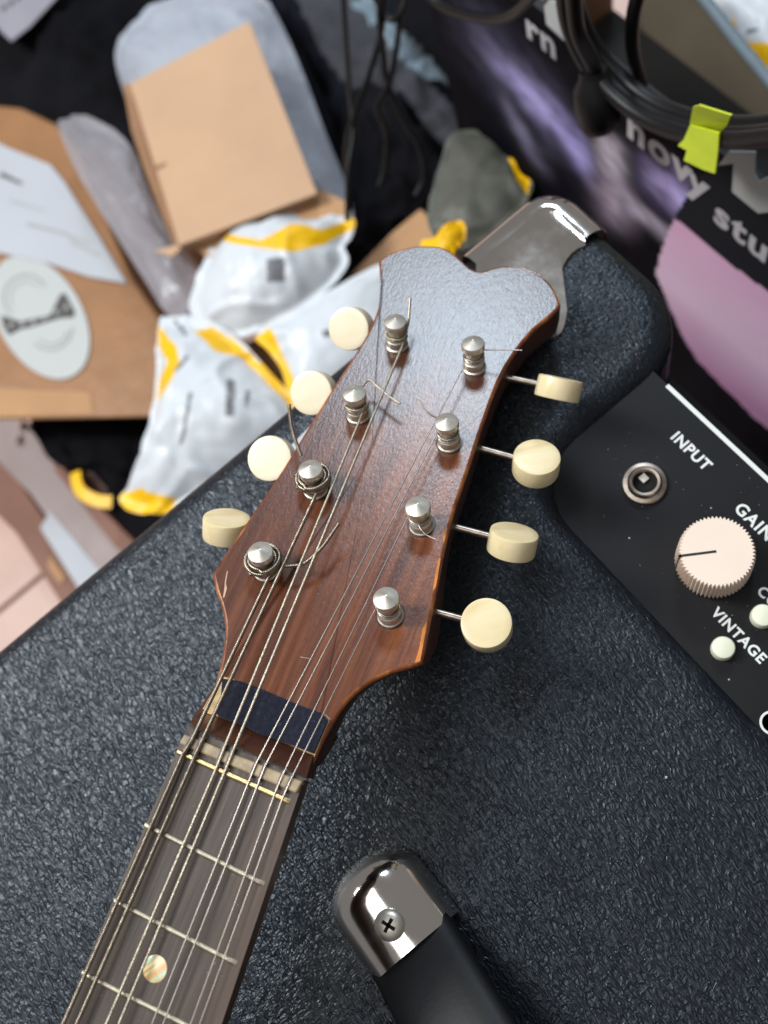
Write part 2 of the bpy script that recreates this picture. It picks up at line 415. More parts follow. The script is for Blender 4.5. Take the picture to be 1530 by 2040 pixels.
# chrome corner guard: swept over the rounded corner
EX = 1.8; RB = BEV - 2.0
path = []   # (plan point on the outer outline, outward normal)
ys = onZ(930, 512, 0).y
for i in range(9): path.append((V((XL, lerp(ys, YB - 11, i / 8), 0)), V((-1, 0, 0))))
for i in range(1, 12):
    a = math.radians(180 - 90 * i / 12); path.append((V((XL + 11 + 11 * math.cos(a), YB - 11 + 11 * math.sin(a), 0)), V((math.cos(a), math.sin(a), 0))))
xe = onZ(1188, 462, 0).x
for i in range(9): path.append((V((lerp(XL + 11, xe, i / 8), YB, 0)), V((0, 1, 0))))
inner_px = [(948, 540), (985, 585), (1040, 640), (1085, 668), (1112, 668), (1126, 640), (1129, 606), (1122, 580), (1118, 556), (1121, 530), (1134, 508), (1150, 494), (1166, 484)]
inner = spline([onZ(x, y, EX - 0.6) for x, y in inner_px], 8)
def resample(pts, n):
    L = [0]
    for a, b in zip(pts, pts[1:]): L.append(L[-1] + (b - a).length)
    res = []
    for i in range(n):
        s = L[-1] * i / (n - 1); k = 0
        while k < len(L) - 2 and L[k + 1] < s: k += 1
        res.append(lerp(pts[k], pts[k + 1], (s - L[k]) / max(L[k + 1] - L[k], 1e-6)))
    return res
inner = resample(inner, len(path))
rows = []
for (p, nn), q in zip(path, inner):
    r = [p + nn * EX + V((0, 0, -38)), p + nn * EX + V((0, 0, -RB))]
    for k in range(1, 9):
        a = math.pi / 2 * k / 8
        r.append(p - nn * RB + nn * (RB + EX) * math.cos(a) + V((0, 0, -RB + (RB + EX) * math.sin(a))))
    e = r[-1]; dd = (q - e)
    r.append(e + dd.normalized() * 0.8 + V((0, 0, -0.35)))        # small step that sets the rim off
    for k in range(1, 7): r.append(lerp(e, q, k / 6) + V((0, 0, -0.35)) + (dd.normalized() * 0.8 if k < 6 else V((0, 0, 0))))
    r.append(q + V((0, 0, -1.5)) + (q - e).normalized() * 0.5)
    rows.append(r)
m_ = len(rows[0]); vs = [p for r in rows for p in r]
fs = [(i * m_ + k, i * m_ + k + 1, (i + 1) * m_ + k + 1, (i + 1) * m_ + k) for i in range(len(rows) - 1) for k in range(m_ - 1)]
obj('corner_guard', (vs, fs), 'chrome', amp, 40)
# strap handle: chrome end cap with screw, black grip
hx, hy = onZ(715, 1730, 2).x - 1.6, onZ(742, 1762, 6).y - 0.8
HW, HH, HL = 14.0, 14.0, 26.0
def cap_mesh():
    vs, fs = [], []; na, nt = 26, 28
    for i in range(na + 1):
        s = (i / na) ** 1.6; a = s * HL
        q = max(0.0, 1 - a / 12.0); w = HW * max(0.02, 1 - q ** 2.3) ** (1 / 2.3)
        q2 = max(0.0, 1 - a / 10.0); hh = HH * max(0.02, 1 - q2 ** 2.2) ** (1 / 2.2)
        for k in range(nt + 1):
            th = math.pi * k / nt; cth, sth = math.cos(th), math.sin(th)
            y = w * (abs(cth) ** 0.9) * (1 if cth >= 0 else -1); z = hh * abs(sth) ** 0.92
            vs.append(V((hx + a, hy + y, 0.4 + z)))
    for i in range(na):
        for k in range(nt):
            fs.append((i * (nt + 1) + k, i * (nt + 1) + k + 1, (i + 1) * (nt + 1) + k + 1, (i + 1) * (nt + 1) + k))
    # turned-in lip at the open end
    base = len(vs)
    for k in range(nt + 1):
        v = vs[na * (nt + 1) + k]; vs.append(V((v.x, hy + (v.y - hy) * 0.9, 0.4 + (v.z - 0.4) * 0.9)))
    for k in range(nt): fs.append((na * (nt + 1) + k, na * (nt + 1) + k + 1, base + k + 1, base + k))
    return vs, fs
handle_grip_pts = []
vs, fs = [], []; nseg = 26
LH = 2 * (90 - hx)
for i in range(61):
    s = i / 60; x = lerp(hx + 12, hx + LH - 12, s)
    e_ = max(0.0, min(x - (hx + HL - 4), hx + LH - HL + 4 - x)); z = 5.6 + 22 * (1 - math.exp(-(e_ / 30.0) ** 1.3))
    zz = z; wv = 12.4
    for k in range(nseg):
        th = 2 * math.pi * k / nseg; cth, sth = math.cos(th), math.sin(th)
        vs.append(V((x, hy + wv * abs(cth) ** 0.75 * (1 if cth >= 0 else -1), zz + 5.0 * abs(sth) ** 0.75 * (1 if sth >= 0 else -1))))
for i in range(60):
    for k in range(nseg):
        j = (k + 1) % nseg; fs.append((i * nseg + k, i * nseg + j, (i + 1) * nseg + j, (i + 1) * nseg + k))
grip = obj('handle_grip', (vs, fs), 'black_rubber', amp, 60)
cp = obj('handle_end_cap', cap_mesh(), 'chrome', amp, 50)
sc_ = onZ(777, 1842, HH + 0.4); sc_.y = lerp(sc_.y, hy, 0.3)
sw = obj('screw', lathe([(3.9, -0.6), (3.9, 0.1), (3.5, 0.9), (2.4, 1.5), (0.02, 1.75)], sc_, (0, 0, 1), 28), 'nickel', cp, 50)
cr = math.radians(22)
for da in (0, math.pi / 2):
    u = V((math.cos(cr + da), math.sin(cr + da), 0)); w = V((-u.y, u.x, 0)); c = sc_ + V((0, 0, 1.86))
    obj('cross_slot', prism([c + u * 1.8 + w * .42, c - u * 1.8 + w * .42, c - u * 1.8 - w * .42, c + u * 1.8 - w * .42], (0, 0, -0.5 - da * 0.01)), 'black_void', sw)
c2 = onZ(1120 + 1000, 2600, 0)
cp2 = cap_mesh(); cp2 = ([V((2 * 90 - v.x, v.y, v.z)) for v in cp2[0]], [f[::-1] for f in cp2[1]])
obj('handle_end_cap', cp2, 'chrome', amp, 50)
for k in range(4): # feet under the cabinet are hidden by the floor line: none
    pass

# ================================================================== MANDOLIN
S = 1.10
NH = -c2w(V((235, 1130, 2000)).normalized())           # headstock face normal (towards the camera)
UP = V((0, 0, 1))
DH = 194.36 * S + 9.0; DF = 197.806 * S
def H(px, py, h=0.0): return onP(px, py, NH, DH - h)
def Fp(px, py, h=0.0): return onP(px, py, UP, DF - h)
def hz(p): return (p - CAM).dot(NH) + DH      # height above headstock plane
FZ = CAM.z - DF
nutL, nutR = Fp(353, 1497), Fp(582, 1599)
botL, botR = Fp(122, 2040), Fp(436, 2040)
nutC = (nutL + nutR) / 2
side = (nutR - nutL).normalized(); axis = UP.cross(side)
if axis.dot(botL - nutL) < 0: axis = -axis
print('fret z', FZ, 'nut width', (nutR - nutL).length, 'tip z', H(950, 540).z, H(800, 500).z)
mand = thing('mandolin', tuple(V((nutC.x, nutC.y, 0)) + axis * 260), 'old brown mandolin neck and headstock with cream tuner buttons lying across the amplifier', 'mandolin')

# --- headstock
HU = (H(900, 560) - H(500, 1450)).normalized(); HV = HU.cross(NH).normalized()
if HV.dot(side) < 0: HV = -HV
# finish the wood material now that the grain direction is known
t = HS
u, v, nn = grain(t, (HU, HV, NH))
gv = combine(t, t.math('MULTIPLY', u, 0.07), v, nn)
g1 = t.noise(420, 4, 0.6, gv, 0.4); g2 = t.noise(1800, 3, 0.6, combine(t, t.math('MULTIPLY', u, 0.03), v, nn)); blot = t.noise(38, 3, 0.5)
c = t.ramp(g1, [(0.30, (0.085, 0.022, 0.008, 1)), (0.50, (0.205, 0.058, 0.018, 1)), (0.72, (0.33, 0.108, 0.034, 1))])
c = t.mix(t.math('MULTIPLY', g2, 0.35), c, (0.05, 0.014, 0.008, 1))
# sunburst lacquer: darker towards the tip and the left edge (painted finish)
tipf = t.node('ShaderNodeMapRange'); tipf.inputs[1].default_value = 0.002; tipf.inputs[2].default_value = 0.045; t.link(u, tipf.inputs[0])
c = t.mix(t.math('MULTIPLY', tipf.outputs[0], 0.9), c, (0.018, 0.010, 0.009, 1))
lf = t.node('ShaderNodeMapRange'); lf.inputs[1].default_value = -0.004; lf.inputs[2].default_value = -0.024; t.link(v, lf.inputs[0])
c = t.mix(t.math('MULTIPLY', lf.outputs[0], 0.55), c, (0.045, 0.015, 0.010, 1))
c = t.mix(t.math('MULTIPLY', blot, 0.25), c, (0.06, 0.02, 0.012, 1))
scr = t.noise(1500, 3, 0.7, combine(t, t.math('MULTIPLY', u, 0.35), v, nn))
rg = t.ramp(scr, [(0.3, (0.26,)*3 + (1,)), (0.7, (0.42,)*3 + (1,))])
nb = t.bump(scr, 0.30, 0.00022); nb = t.bump(t.noise(260, 4, 0.65), 0.05, 0.0006, nb)
t.set(color=c, rough=rg, spec=0.15, coat=0.9, coat_rough=0.26, normal=nb); t.b.inputs['Coat IOR'].default_value = 1.65; t.link(nb, t.b.inputs['Coat Normal']); MT['headwood'] = t.m
t = NT('side_wood'); f = t.noise(60, 3)
t.set(color=t.ramp(f, [(0.3, (0.035, 0.012, 0.008, 1)), (0.7, (0.075, 0.024, 0.012, 1))]), rough=0.35, coat=0.2); MT['sidewood'] = t.m
t = NT('worn_edge'); f = t.noise(110, 4, 0.65)
t.set(color=t.ramp(f, [(0.32, (0.10, 0.026, 0.010, 1)), (0.5, (0.22, 0.062, 0.018, 1)), (0.68, (0.46, 0.16, 0.03, 1))]), rough=0.4, normal=t.bump(t.noise(500, 3), 0.4, 0.0005)); MT['worn'] = t.m
t = NT('neck_wood'); f = t.noise(30, 4)
t.set(color=t.ramp(f, [(0.3, (0.055, 0.018, 0.010, 1)), (0.7, (0.13, 0.045, 0.02, 1))]), rough=0.28, coat=0.4, coat_rough=0.1); MT['neckwood'] = t.m
t = NT('fretboard_wood'); gu, gvv, gn = grain(t, (axis, side, UP))
gvec = combine(t, t.math('MULTIPLY', gu, 0.04), gvv, gn)
f = t.noise(700, 4, 0.65, gvec); f2 = t.noise(70, 4, 0.6)
c = t.ramp(f, [(0.3, (0.042, 0.032, 0.027, 1)), (0.55, (0.082, 0.064, 0.054, 1)), (0.75, (0.14, 0.104, 0.082, 1))])
wr = t.node('ShaderNodeMapRange'); wr.inputs[1].default_value = 0.002; wr.inputs[2].default_value = 0.015; t.link(gvv, wr.inputs[0])
c = t.mix(t.math('MULTIPLY', wr.outputs[0], 0.55), c, (0.115, 0.070, 0.052, 1))
c = t.mix(t.math('MULTIPLY', f2, 0.28), c, (0.12, 0.104, 0.094, 1))
t.set(color=c, rough=t.ramp(f2, [(0.3, (0.42,)*3 + (1,)), (0.7, (0.62,)*3 + (1,))]), normal=t.bump(f, 0.35, 0.0004)); t.set(spec=0.25); MT['fretboard'] = t.m

head_px = [(622, 1530), (632, 1506), (645, 1478), (660, 1450), (680, 1416), (706, 1385), (742, 1359), (782, 1340), (820, 1329), (842, 1322),
           (849, 1290), (858, 1240), (866, 1200), (875, 1157), (884, 1110), (894, 1062), (909, 1010), (924, 965), (939, 920), (953, 876), (968, 832), (982, 792), (994, 762), (1006, 737), (1020, 714), (1040, 686), (1066, 656), (1092, 635), (1114, 614),
           (1117, 604), (1107, 579), (1091, 558), (1067, 541), (1036, 530), (1005, 528), (977, 534), (958, 540), (938, 533), (918, 515), (899, 500), (875, 490), (836, 488), (797, 496), (770, 506), (754, 520),
           (756, 548), (757, 578), (752, 612), (735, 655), (700, 714), (668, 762), (632, 820), (596, 878), (560, 937), (520, 996), (472, 1066), (432, 1126), (422, 1143),
           (429, 1176), (441, 1212), (447, 1252), (442, 1300), (432, 1345), (412, 1398), (378, 1440)]
hl = [H(x, y) for x, y in head_px]
# densify keeping corners
corner = {(842, 1322), (754, 520), (422, 1143), (622, 1530), (378, 1440), (1117, 604)}
dense = []
n = len(hl)
for i in range(n):
    p0, p1, p2, p3 = hl[i - 1], hl[i], hl[(i + 1) % n], hl[(i + 2) % n]
    if head_px[i] in corner: p0 = p1 + (p1 - p2)
    if head_px[(i + 1) % n] in corner: p3 = p2 + (p2 - p1)
    if i == n - 1: dense.append(p1); continue
    sg_ = max(1, round(math.hypot(head_px[i][0] - head_px[i + 1][0], head_px[i][1] - head_px[i + 1][1]) / 14))
    for k in range(sg_):
        s = k / sg_
        dense.append(0.5 * ((2 * p1) + (p2 - p0) * s + (2 * p0 - 5 * p1 + 4 * p2 - p3) * s * s + (3 * p1 - p0 - 3 * p2 + p3) * s ** 3))
n = len(dense)
# inward normals in plane
cen = H(690, 1010)
area2 = sum((dense[i] - cen).cross(dense[(i + 1) % n] - cen).dot(NH) for i in range(n))
inw = []
for i in range(n):
    tg = (dense[(i + 1) % n] - dense[i - 1]).normalized()
    q = NH.cross(tg); q = q if area2 > 0 else -q
    inw.append(q.normalized())
inw[0] = V((0, 0, 0)); inw[-1] = V((0, 0, 0))
tip_u = (H(850, 490) - cen).dot(HU); bot_u = (H(500, 1485) - cen).dot(HU)
TH = 11.5
def ring(inset, depth, under=0):
    r = []
    for i, p in enumerate(dense):
        q = p + inw[i] * inset - NH * depth
        if under:
            s = (p - cen).dot(HU); k = max(0, min(1, (0 - s) / 30.0)); q += HU * under * k
        r.append(q)
    return r
rings = [ring(0.95, 0), ring(0.62, 0.06), ring(0.28, 0.30), ring(0.06, 0.85), ring(0, 1.5), ring(0.0, TH * 0.6, 3), ring(0.3, TH - 1.2, 9), ring(1.4, TH, 11)]
vs = [p for r in rings for p in r]; fs = []; fm = []
vs.append(H(740, 900)); ci_ = len(vs) - 1
for i in range(n): fs.append((i, (i + 1) % n, ci_)); fm.append(0)
for k in range(len(rings) - 1):
    for i in range(n):
        j = (i + 1) % n; fs.append((k * n + i, k * n + j, (k + 1) * n + j, (k + 1) * n + i)); fm.append(1 if k < 3 else 2)
fs.append(tuple(range((len(rings) - 1) * n, len(rings) * n))[::-1]); fm.append(2)
headstock = obj('headstock', (vs, fs), ['headwood', 'worn', 'sidewood'], mand, 40, fm)
for p_ in headstock.data.polygons:
    if p_.material_index == 0: p_.use_smooth = False

simple('bare_wood', rgb(196, 118, 40), 0.55, 0, 300, 0.35, 600, 0.3)
simple('pale_scratch', rgb(190, 160, 135), 0.6, 0, 600, 0.3)
for nm_, pl_, mt_ in (('worn_patch', [(826, 1321), (837, 1317), (843, 1285), (850, 1246), (851, 1234), (842, 1252), (835, 1292)], 'bare_wood'),
                      ('worn_patch', [(868, 1170), (872, 1150), (878, 1112), (874, 1112), (868, 1140), (862, 1178)], 'bare_wood'),
                      ('worn_patch', [(884, 1084), (892, 1052), (888, 1050), (882, 1070)], 'bare_wood'),
                      ('scratch', [(452, 1137), (454, 1138), (450, 1160), (452, 1172), (447, 1190), (444, 1191), (447, 1172), (448, 1158)], 'pale_scratch'),
                      ('scratch', [(598, 1308), (616, 1311), (617, 1312.5), (598, 1309.5)], 'pale_scratch'),
                      ('chip', [(792, 1236), (797, 1230), (794, 1240), (786, 1246)], 'bare_wood'), ('chip', [(764, 1240), (772, 1243), (770, 1245), (762, 1242)], 'bare_wood')):
    obj(nm_, prism([H(x, y, 0.04) for x, y in pl_], -NH * 0.2), mt_, headstock)
# --- neck and fretboard
LEN = 176.0
def across(pl, pr, s): return pl.lerp(pr, s)
def edge(sidepts, dist):
    a, b = sidepts; d = (b - a); k = dist / d.dot(axis); return a + d * k
eL, eR = (nutL, botL), (nutR, botR)
fb_end = 150.0
fbL0, fbR0 = Fp(367, 1462), Fp(604, 1556)
fbl = [fbL0, edge(eL, fb_end), edge(eR, fb_end), fbR0]
obj('fretboard', prism(fbl, (0, 0, -4.5)), 'fretboard', mand)
# neck: half-round section under the fretboard
vs, fs = [], []; nk = 14; stations = [-3, 2, 8, 20, 40, 80, 120, 150]
for s in stations:
    a, b = edge(eL, s), edge(eR, s); mid = (a + b) / 2; hw = (b - a).length / 2 - 0.3
    dpt = 13 + 4 * max(0, s) / 150
    for k in range(nk + 1):
        th = math.pi * k / nk
        vs.append(mid + side * hw * math.cos(th) + V((0, 0, -4.6 - dpt * math.sin(th) ** 0.8)))
for i in range(len(stations) - 1):
    for k in range(nk): fs.append((i * (nk + 1) + k, i * (nk + 1) + k + 1, (i + 1) * (nk + 1) + k + 1, (i + 1) * (nk + 1) + k))
    fs.append((i * (nk + 1), (i + 1) * (nk + 1), (i + 1) * (nk + 1) + nk, i * (nk + 1) + nk))
fs.append(tuple(range(nk + 1))); fs.append(tuple(range((len(stations) - 1) * (nk + 1), len(stations) * (nk + 1))))
obj('neck', (vs, fs), 'neckwood', mand, 50)
# brown ramp between headstock face and nut ledge
top_px = [(400, 1418), (436, 1429), (486, 1447), (566, 1481), (624, 1504)]
bot_px = [(378, 1440), (392, 1450), (420, 1463), (450, 1476), (498, 1499), (540, 1518), (610, 1550)]
tp = resample([H(x, y, 0.25) for x, y in top_px], 12); bp = resample([Fp(x, y, -1.6) for x, y in bot_px], 12)
lo = [p - V((0, 0, 6)) for p in tp] ; lo2 = [p - V((0, 0, 6)) for p in bp]
vs = tp + bp + lo + lo2; fs = []
for i in range(11):
    fs += [(i, i + 1, 12 + i + 1, 12 + i), (24 + i, 24 + i + 1, 36 + i + 1, 36 + i), (i, i + 1, 24 + i + 1, 24 + i), (12 + i, 12 + i + 1, 36 + i + 1, 36 + i)]
fs += [(0, 12, 36, 24), (11, 23, 47, 35)]
obj('neck_ramp', (vs, fs), 'neckwood', mand, 40)
# ragged grey glue ledge
vs, fs = [], []; NN = 40
up_ = resample([Fp(x, y, -0.3) for x, y in bot_px], NN); dn_ = resample([Fp(x, y, 0.1) for x, y in [(368, 1461), (440, 1490), (513, 1520), (560, 1541), (604, 1557)]], NN)
for i in range(NN):
    d = (up_[i] - dn_[i]); k = 1.0 + 0.28 * noise.noise(V((i * 0.55, 3, 0)))
    a = dn_[i] + d * k
    for s in range(5):
        p = lerp(a, dn_[i], s / 4); vs.append(p + V((0, 0, 0.35 * noise.noise(p * 0.9) + (-1.2 if s == 0 else 0))))
for i in range(NN - 1):
    for s in range(4): fs.append((i * 5 + s, i * 5 + s + 1, i * 5 + s + 6, i * 5 + s + 5))
obj('glue_residue', (vs, fs), 'glue', mand, 60)
# felt patch and its old glue
felt_px = [(443, 1352), (476, 1356), (520, 1372), (565, 1392), (612, 1411), (642, 1421), (653, 1434), (640, 1464), (624, 1500), (578, 1482), (512, 1460), (484, 1444), (434, 1426), (431, 1420), (440, 1385)]
glue_px = [(441, 1347), (462, 1352), (560, 1396), (650, 1424), (658, 1432), (626, 1508), (600, 1494), (500, 1446), (414, 1421), (404, 1412)]
obj('glue_stain', prism([H(x, y, 0.12) for x, y in glue_px], -NH * 0.5), 'tan_glue', mand)
obj('felt_pad', prism([H(x, y, 0.95) for x, y in felt_px], -NH * 1.4), 'felt', mand)
# nut
nut_px = [(367, 1462), (603, 1557), (590, 1581), (355, 1481)]
nl = [Fp(x, y, 0.7) for x, y in nut_px]
nu = obj('nut', prism(nl, (0, 0, -2.5)), 'bone', mand); md = nu.modifiers.new('edge', 'BEVEL'); md.width = 0.0005; md.segments = 3
# frets
fret_px = [((353, 1497), (578, 1598)), ((288, 1643), (527, 1762)), ((227, 1794), (472, 1920)), ((163, 1938), (410, 2062))]
def fret(a, b, m, r=0.85, hgt=0.75):
    d = (b - a).normalized(); w = UP.cross(d); vs, fs = [], []; k_ = 10; N_ = 26
    for i in range(N_ + 1):
        s = i / N_; e = min(1, min(s, 1 - s) * 14 + 0.35)
        for k in range(k_ + 1):
            th = math.pi * k / k_
            p = lerp(a, b, s); vs.append(p + w * r * math.cos(th) + UP * (hgt * e * math.sin(th) - 0.2))
    for i in range(N_):
        for k in range(k_): fs.append((i * 11 + k, i * 11 + k + 1, i * 11 + k + 12, i * 11 + k + 11))
    fs += [tuple(range(11)), tuple(range(N_ * 11, N_ * 11 + 11))]
    return obj('fret', (vs, fs), m, mand, 50)
for i, (a, b) in enumerate(fret_px):
    fret(Fp(*a), Fp(*b), 'brass_fret' if i == 0 else 'fret_metal', 0.75 if i == 0 else 0.7)
d3 = ((Fp(163, 1938) - nutL).dot(axis)); SL = d3 / (1 - 2 ** (-3 / 12))
print('scale', SL)
for k in range(4, 11):
    d = SL * (1 - 2 ** (-k / 12))
    if d < fb_end - 3:
        sh = (Fp(*fret_px[2][1]) - Fp(*fret_px[2][0])).dot(axis)
        fret(edge(eL, d), edge(eR, d + sh * 0), 'fret_metal', 0.7)
dc = Fp(309, 1930, 0.0)
obj('dot_inlay', lathe([(2.75, -0.6), (2.75, 0.06), (2.6, 0.10), (0.02, 0.10)], dc, UP, 32), 'pearl', mand, 40)
# body beyond the lower edge of the picture: rests on the amplifier's front end
bo = nutC + axis * 168
def bodyloop(z, k=1.0):
    pts = [(-14, -18), (-30, 6), (-62, 40), (-95, 95), (-104, 150), (-92, 205), (-55, 248), (0, 262), (55, 248), (92, 205), (104, 150), (95, 95), (62, 40), (30, 6), (14, -18)]
    l = spline([V((x * k, 130 + (y - 130) * k, 0)) for x, y in pts], 5)
    return [V((bo.x, bo.y, z)) + side * p.x + axis * p.y for p in l]
top_z = FZ - 4.8
b0, b1, b2 = bodyloop(top_z), bodyloop(top_z - 30), bodyloop(0.2, 0.9)
vs = b0 + b1 + b2; nb_ = len(b0); fs = [tuple(range(nb_)), tuple(range(2 * nb_, 3 * nb_))[::-1]]
for k in range(2):
    for i in range(nb_): j = (i + 1) % nb_; fs.append((k * nb_ + i, k * nb_ + j, (k + 1) * nb_ + j, (k + 1) * nb_ + i))
obj('body', (vs, fs), 'neckwood', mand, 40)
br = nutC + axis * SL
obj('bridge', prism([br + side * sx * 45 + axis * sy + V((0, 0, -0.3)) for sx, sy in ((-1, -3), (1, -3), (1, 3), (-1, 3))], (0, 0, -5)), 'fretboard', mand)

# --- tuners: post, button with shaft
posts = [  # cap px, base px, height of cap top
    ('L', (517, 1096), (529, 1139)), ('L', (617, 930), (629, 979)), ('L', (705, 779), (714, 830)), ('L', (787, 636), (790, 690)),
    ('R', (942, 679), (946, 736)), ('R', (889, 836), (897, 885)), ('R', (831, 1005), (842, 1048)), ('R', (768, 1188), (779, 1230))]
PH = 9.5
POST = []
for sd, cpx, bpx in posts:
    top = H(cpx[0], cpx[1], PH); base = H(bpx[0], bpx[1], 0)
    # the post stands nearly square to the face: blend the traced lean with the face normal
    ideal = top - NH * PH
    base = base.lerp(ideal, 0.35)
    ax_ = (top - base).normalized(); L_ = (top - base).length
    prof = [(3.25, -3), (3.25, 0.15), (2.95, 0.4), (2.95, 2.6), (2.55, 3.0), (2.40, 3.4), (2.40, L_ - 3.2), (2.6, L_ - 2.9), (2.75, L_ - 2.7)]
    po = obj('tuning_post', lathe(prof, base, ax_, 30), 'nickel', mand, 40)
    obj('post_cap', lathe([(2.75, L_ - 2.8), (3.12, L_ - 2.65), (3.16, L_ - 1.25), (3.02, L_ - 0.85), (1.5, L_ - 0.2), (0.35, L_ + 0.2), (0.02, L_ + 0.1)], base, ax_, 34), 'nickel', po, 28)
    obj('post_hole', lathe([(3.7, -0.5), (3.7, 0.05), (0.02, 0.05)], base - NH * hz(base), NH, 28), 'sidewood', po)
    POST.append((base, ax_, L_, po))
buttons = [ # centre px, shaft start px, face tilt (deg from headstock normal towards the tip), pale
    ((451, 1051), (500, 1062), 62, 0), ((543, 915), (600, 925), 2, 1), ((626, 783), (680, 795), -4, 1), ((701, 655), (750, 668), -6, 1),
    ((1113, 774), (1000, 750), 88, 0), ((1068, 924), (955, 893), 40, 0), ((1021, 1080), (910, 1051), 66, 0), ((970, 1246), (860, 1217), 12, 0)]
BD = -6.0
for k, (cpx, spx, tilt, pale) in enumerate(buttons):
    c = H(cpx[0], cpx[1], BD); s0 = H(spx[0], spx[1], BD)
    sd = HV if k >= 4 else -HV
    d_ = (c - s0).normalized(); d_ = (d_ - NH * d_.dot(NH)).normalized()
    # face normal: towards the camera, turned about the shaft
    vw = (CAM - c).normalized(); vw = (vw - d_ * vw.dot(d_)).normalized()
    wdir = d_.cross(vw); wdir = wdir if wdir.dot(HU) > 0 else -wdir
    a = math.radians(tilt); fn = (vw * math.cos(a) + wdir * math.sin(a)).normalized()
    R_ = 6.25; T_ = 5.9 / 2
    e2 = d_.cross(fn)
    prof = [(0.02, -T_ - 0.15), (R_ * 0.7, -T_ - 0.1), (R_ - 0.5, -T_), (R_ - 0.12, -T_ + 0.12), (R_, -T_ + 0.5), (R_ + 0.05, 0), (R_, T_ - 0.5), (R_ - 0.12, T_ - 0.12), (R_ - 0.5, T_), (R_ * 0.7, T_ + 0.10), (0.02, T_ + 0.15)]
    bt = obj('tuner_button', lathe(prof, c, fn, 48, (fn, d_, e2)), 'button_pale' if pale else 'button', mand, 50)
    obj('shaft', lathe([(1.0, 0), (1.0, 1)], s0, d_, 14) if False else tube([s0 - d_ * 8, c - d_ * (R_ - 1.0)], 1.0, 14), 'shaft_steel', bt, 50)
# tuner plates on the back
for sgn, a, b in ((-1, POST[0][0], POST[3][0]), (1, POST[7][0], POST[4][0])):
    u_ = (b - a).normalized(); w_ = NH.cross(u_).normalized()
    q = [a + u_ * 2 + w_ * 5, b + u_ * 6 + w_ * 5, b + u_ * 6 - w_ * 5, a + u_ * 2 - w_ * 5]
    obj('tuner_plate', prism([p - NH * (TH + 0.05) for p in q], -NH * 1.0), 'nickel', mand)

# --- strings
nut_x = [(382, 1475), (401, 1479), (446, 1492), (463, 1500), (510, 1522), (527, 1529), (563, 1544), (580, 1552)]
zf_x = [(364, 1504), (385, 1514), (430, 1533), (447, 1540), (495, 1559), (512, 1568), (547, 1582), (563, 1590)]
bt_x = [(126, 2040), (153, 2040), (212, 2040), (237, 2040), (303, 2040), (325, 2040), (380, 2040), (398, 2040)]
end_x = [(541, 1138), (631, 982), (727, 812), (804, 684), (925, 728), (871, 862), (812, 1030), (747, 1214)]
rad = [0.50, 0.50, 0.36, 0.36, 0.20, 0.20, 0.16, 0.16]
mats_ = ['wound_string'] * 2 + ['brass_string'] * 2 + ['steel_string'] * 4
coil_h = 4.3
tails = [
    [((565, 1128), 4.5), ((582, 1127), 4.6), ((608, 1121), 5.0), ((640, 1092), 6.0), ((660, 1065), 6.6), ((675, 1043), 7.0)],
    [((600, 908), 5.0), ((588, 875), 7.0), ((580, 845), 8.5), ((576, 806), 10)],
    [((722, 770), 5.0), ((735, 757), 5.0), ((755, 773), 4.6), ((778, 792), 4.6), ((797, 804), 4.8)],
    [((803, 672), 4.5), ((812, 650), 5.5), ((815, 625), 7.0), ((817, 593), 9.0)],
    [((960, 697), 5.0), ((985, 697), 5.5), ((1012, 697), 6.0), ((1040, 698), 6.5)],
    [((872, 834), 5.0), ((858, 826), 5.8), ((845, 814), 6.5), ((836, 797), 7.4)],
    [((832, 1040), 4.5), ((838, 1054), 4.3), ((850, 1066), 4.0), ((869, 1075), 4.0)],
    None]
for i in range(8):
    a = Fp(*nut_x[i], 0.0); b = a + (Fp(*zf_x[i], 0.0) - a) * 0.72; w_ = side * (rad[i] * 0.9 + 0.12); a = a - (b - a) * 0.35
    obj('string_slot', prism([p + V((0, 0, 0.74)) for p in (a - w_, a + w_, b + w_, b - w_)], (0, 0, -0.3)), 'sidewood', nu)
turns = [3.4, 3.4, 3.0, 2.6, 4.0, 4.5, 5.0, 5.0]
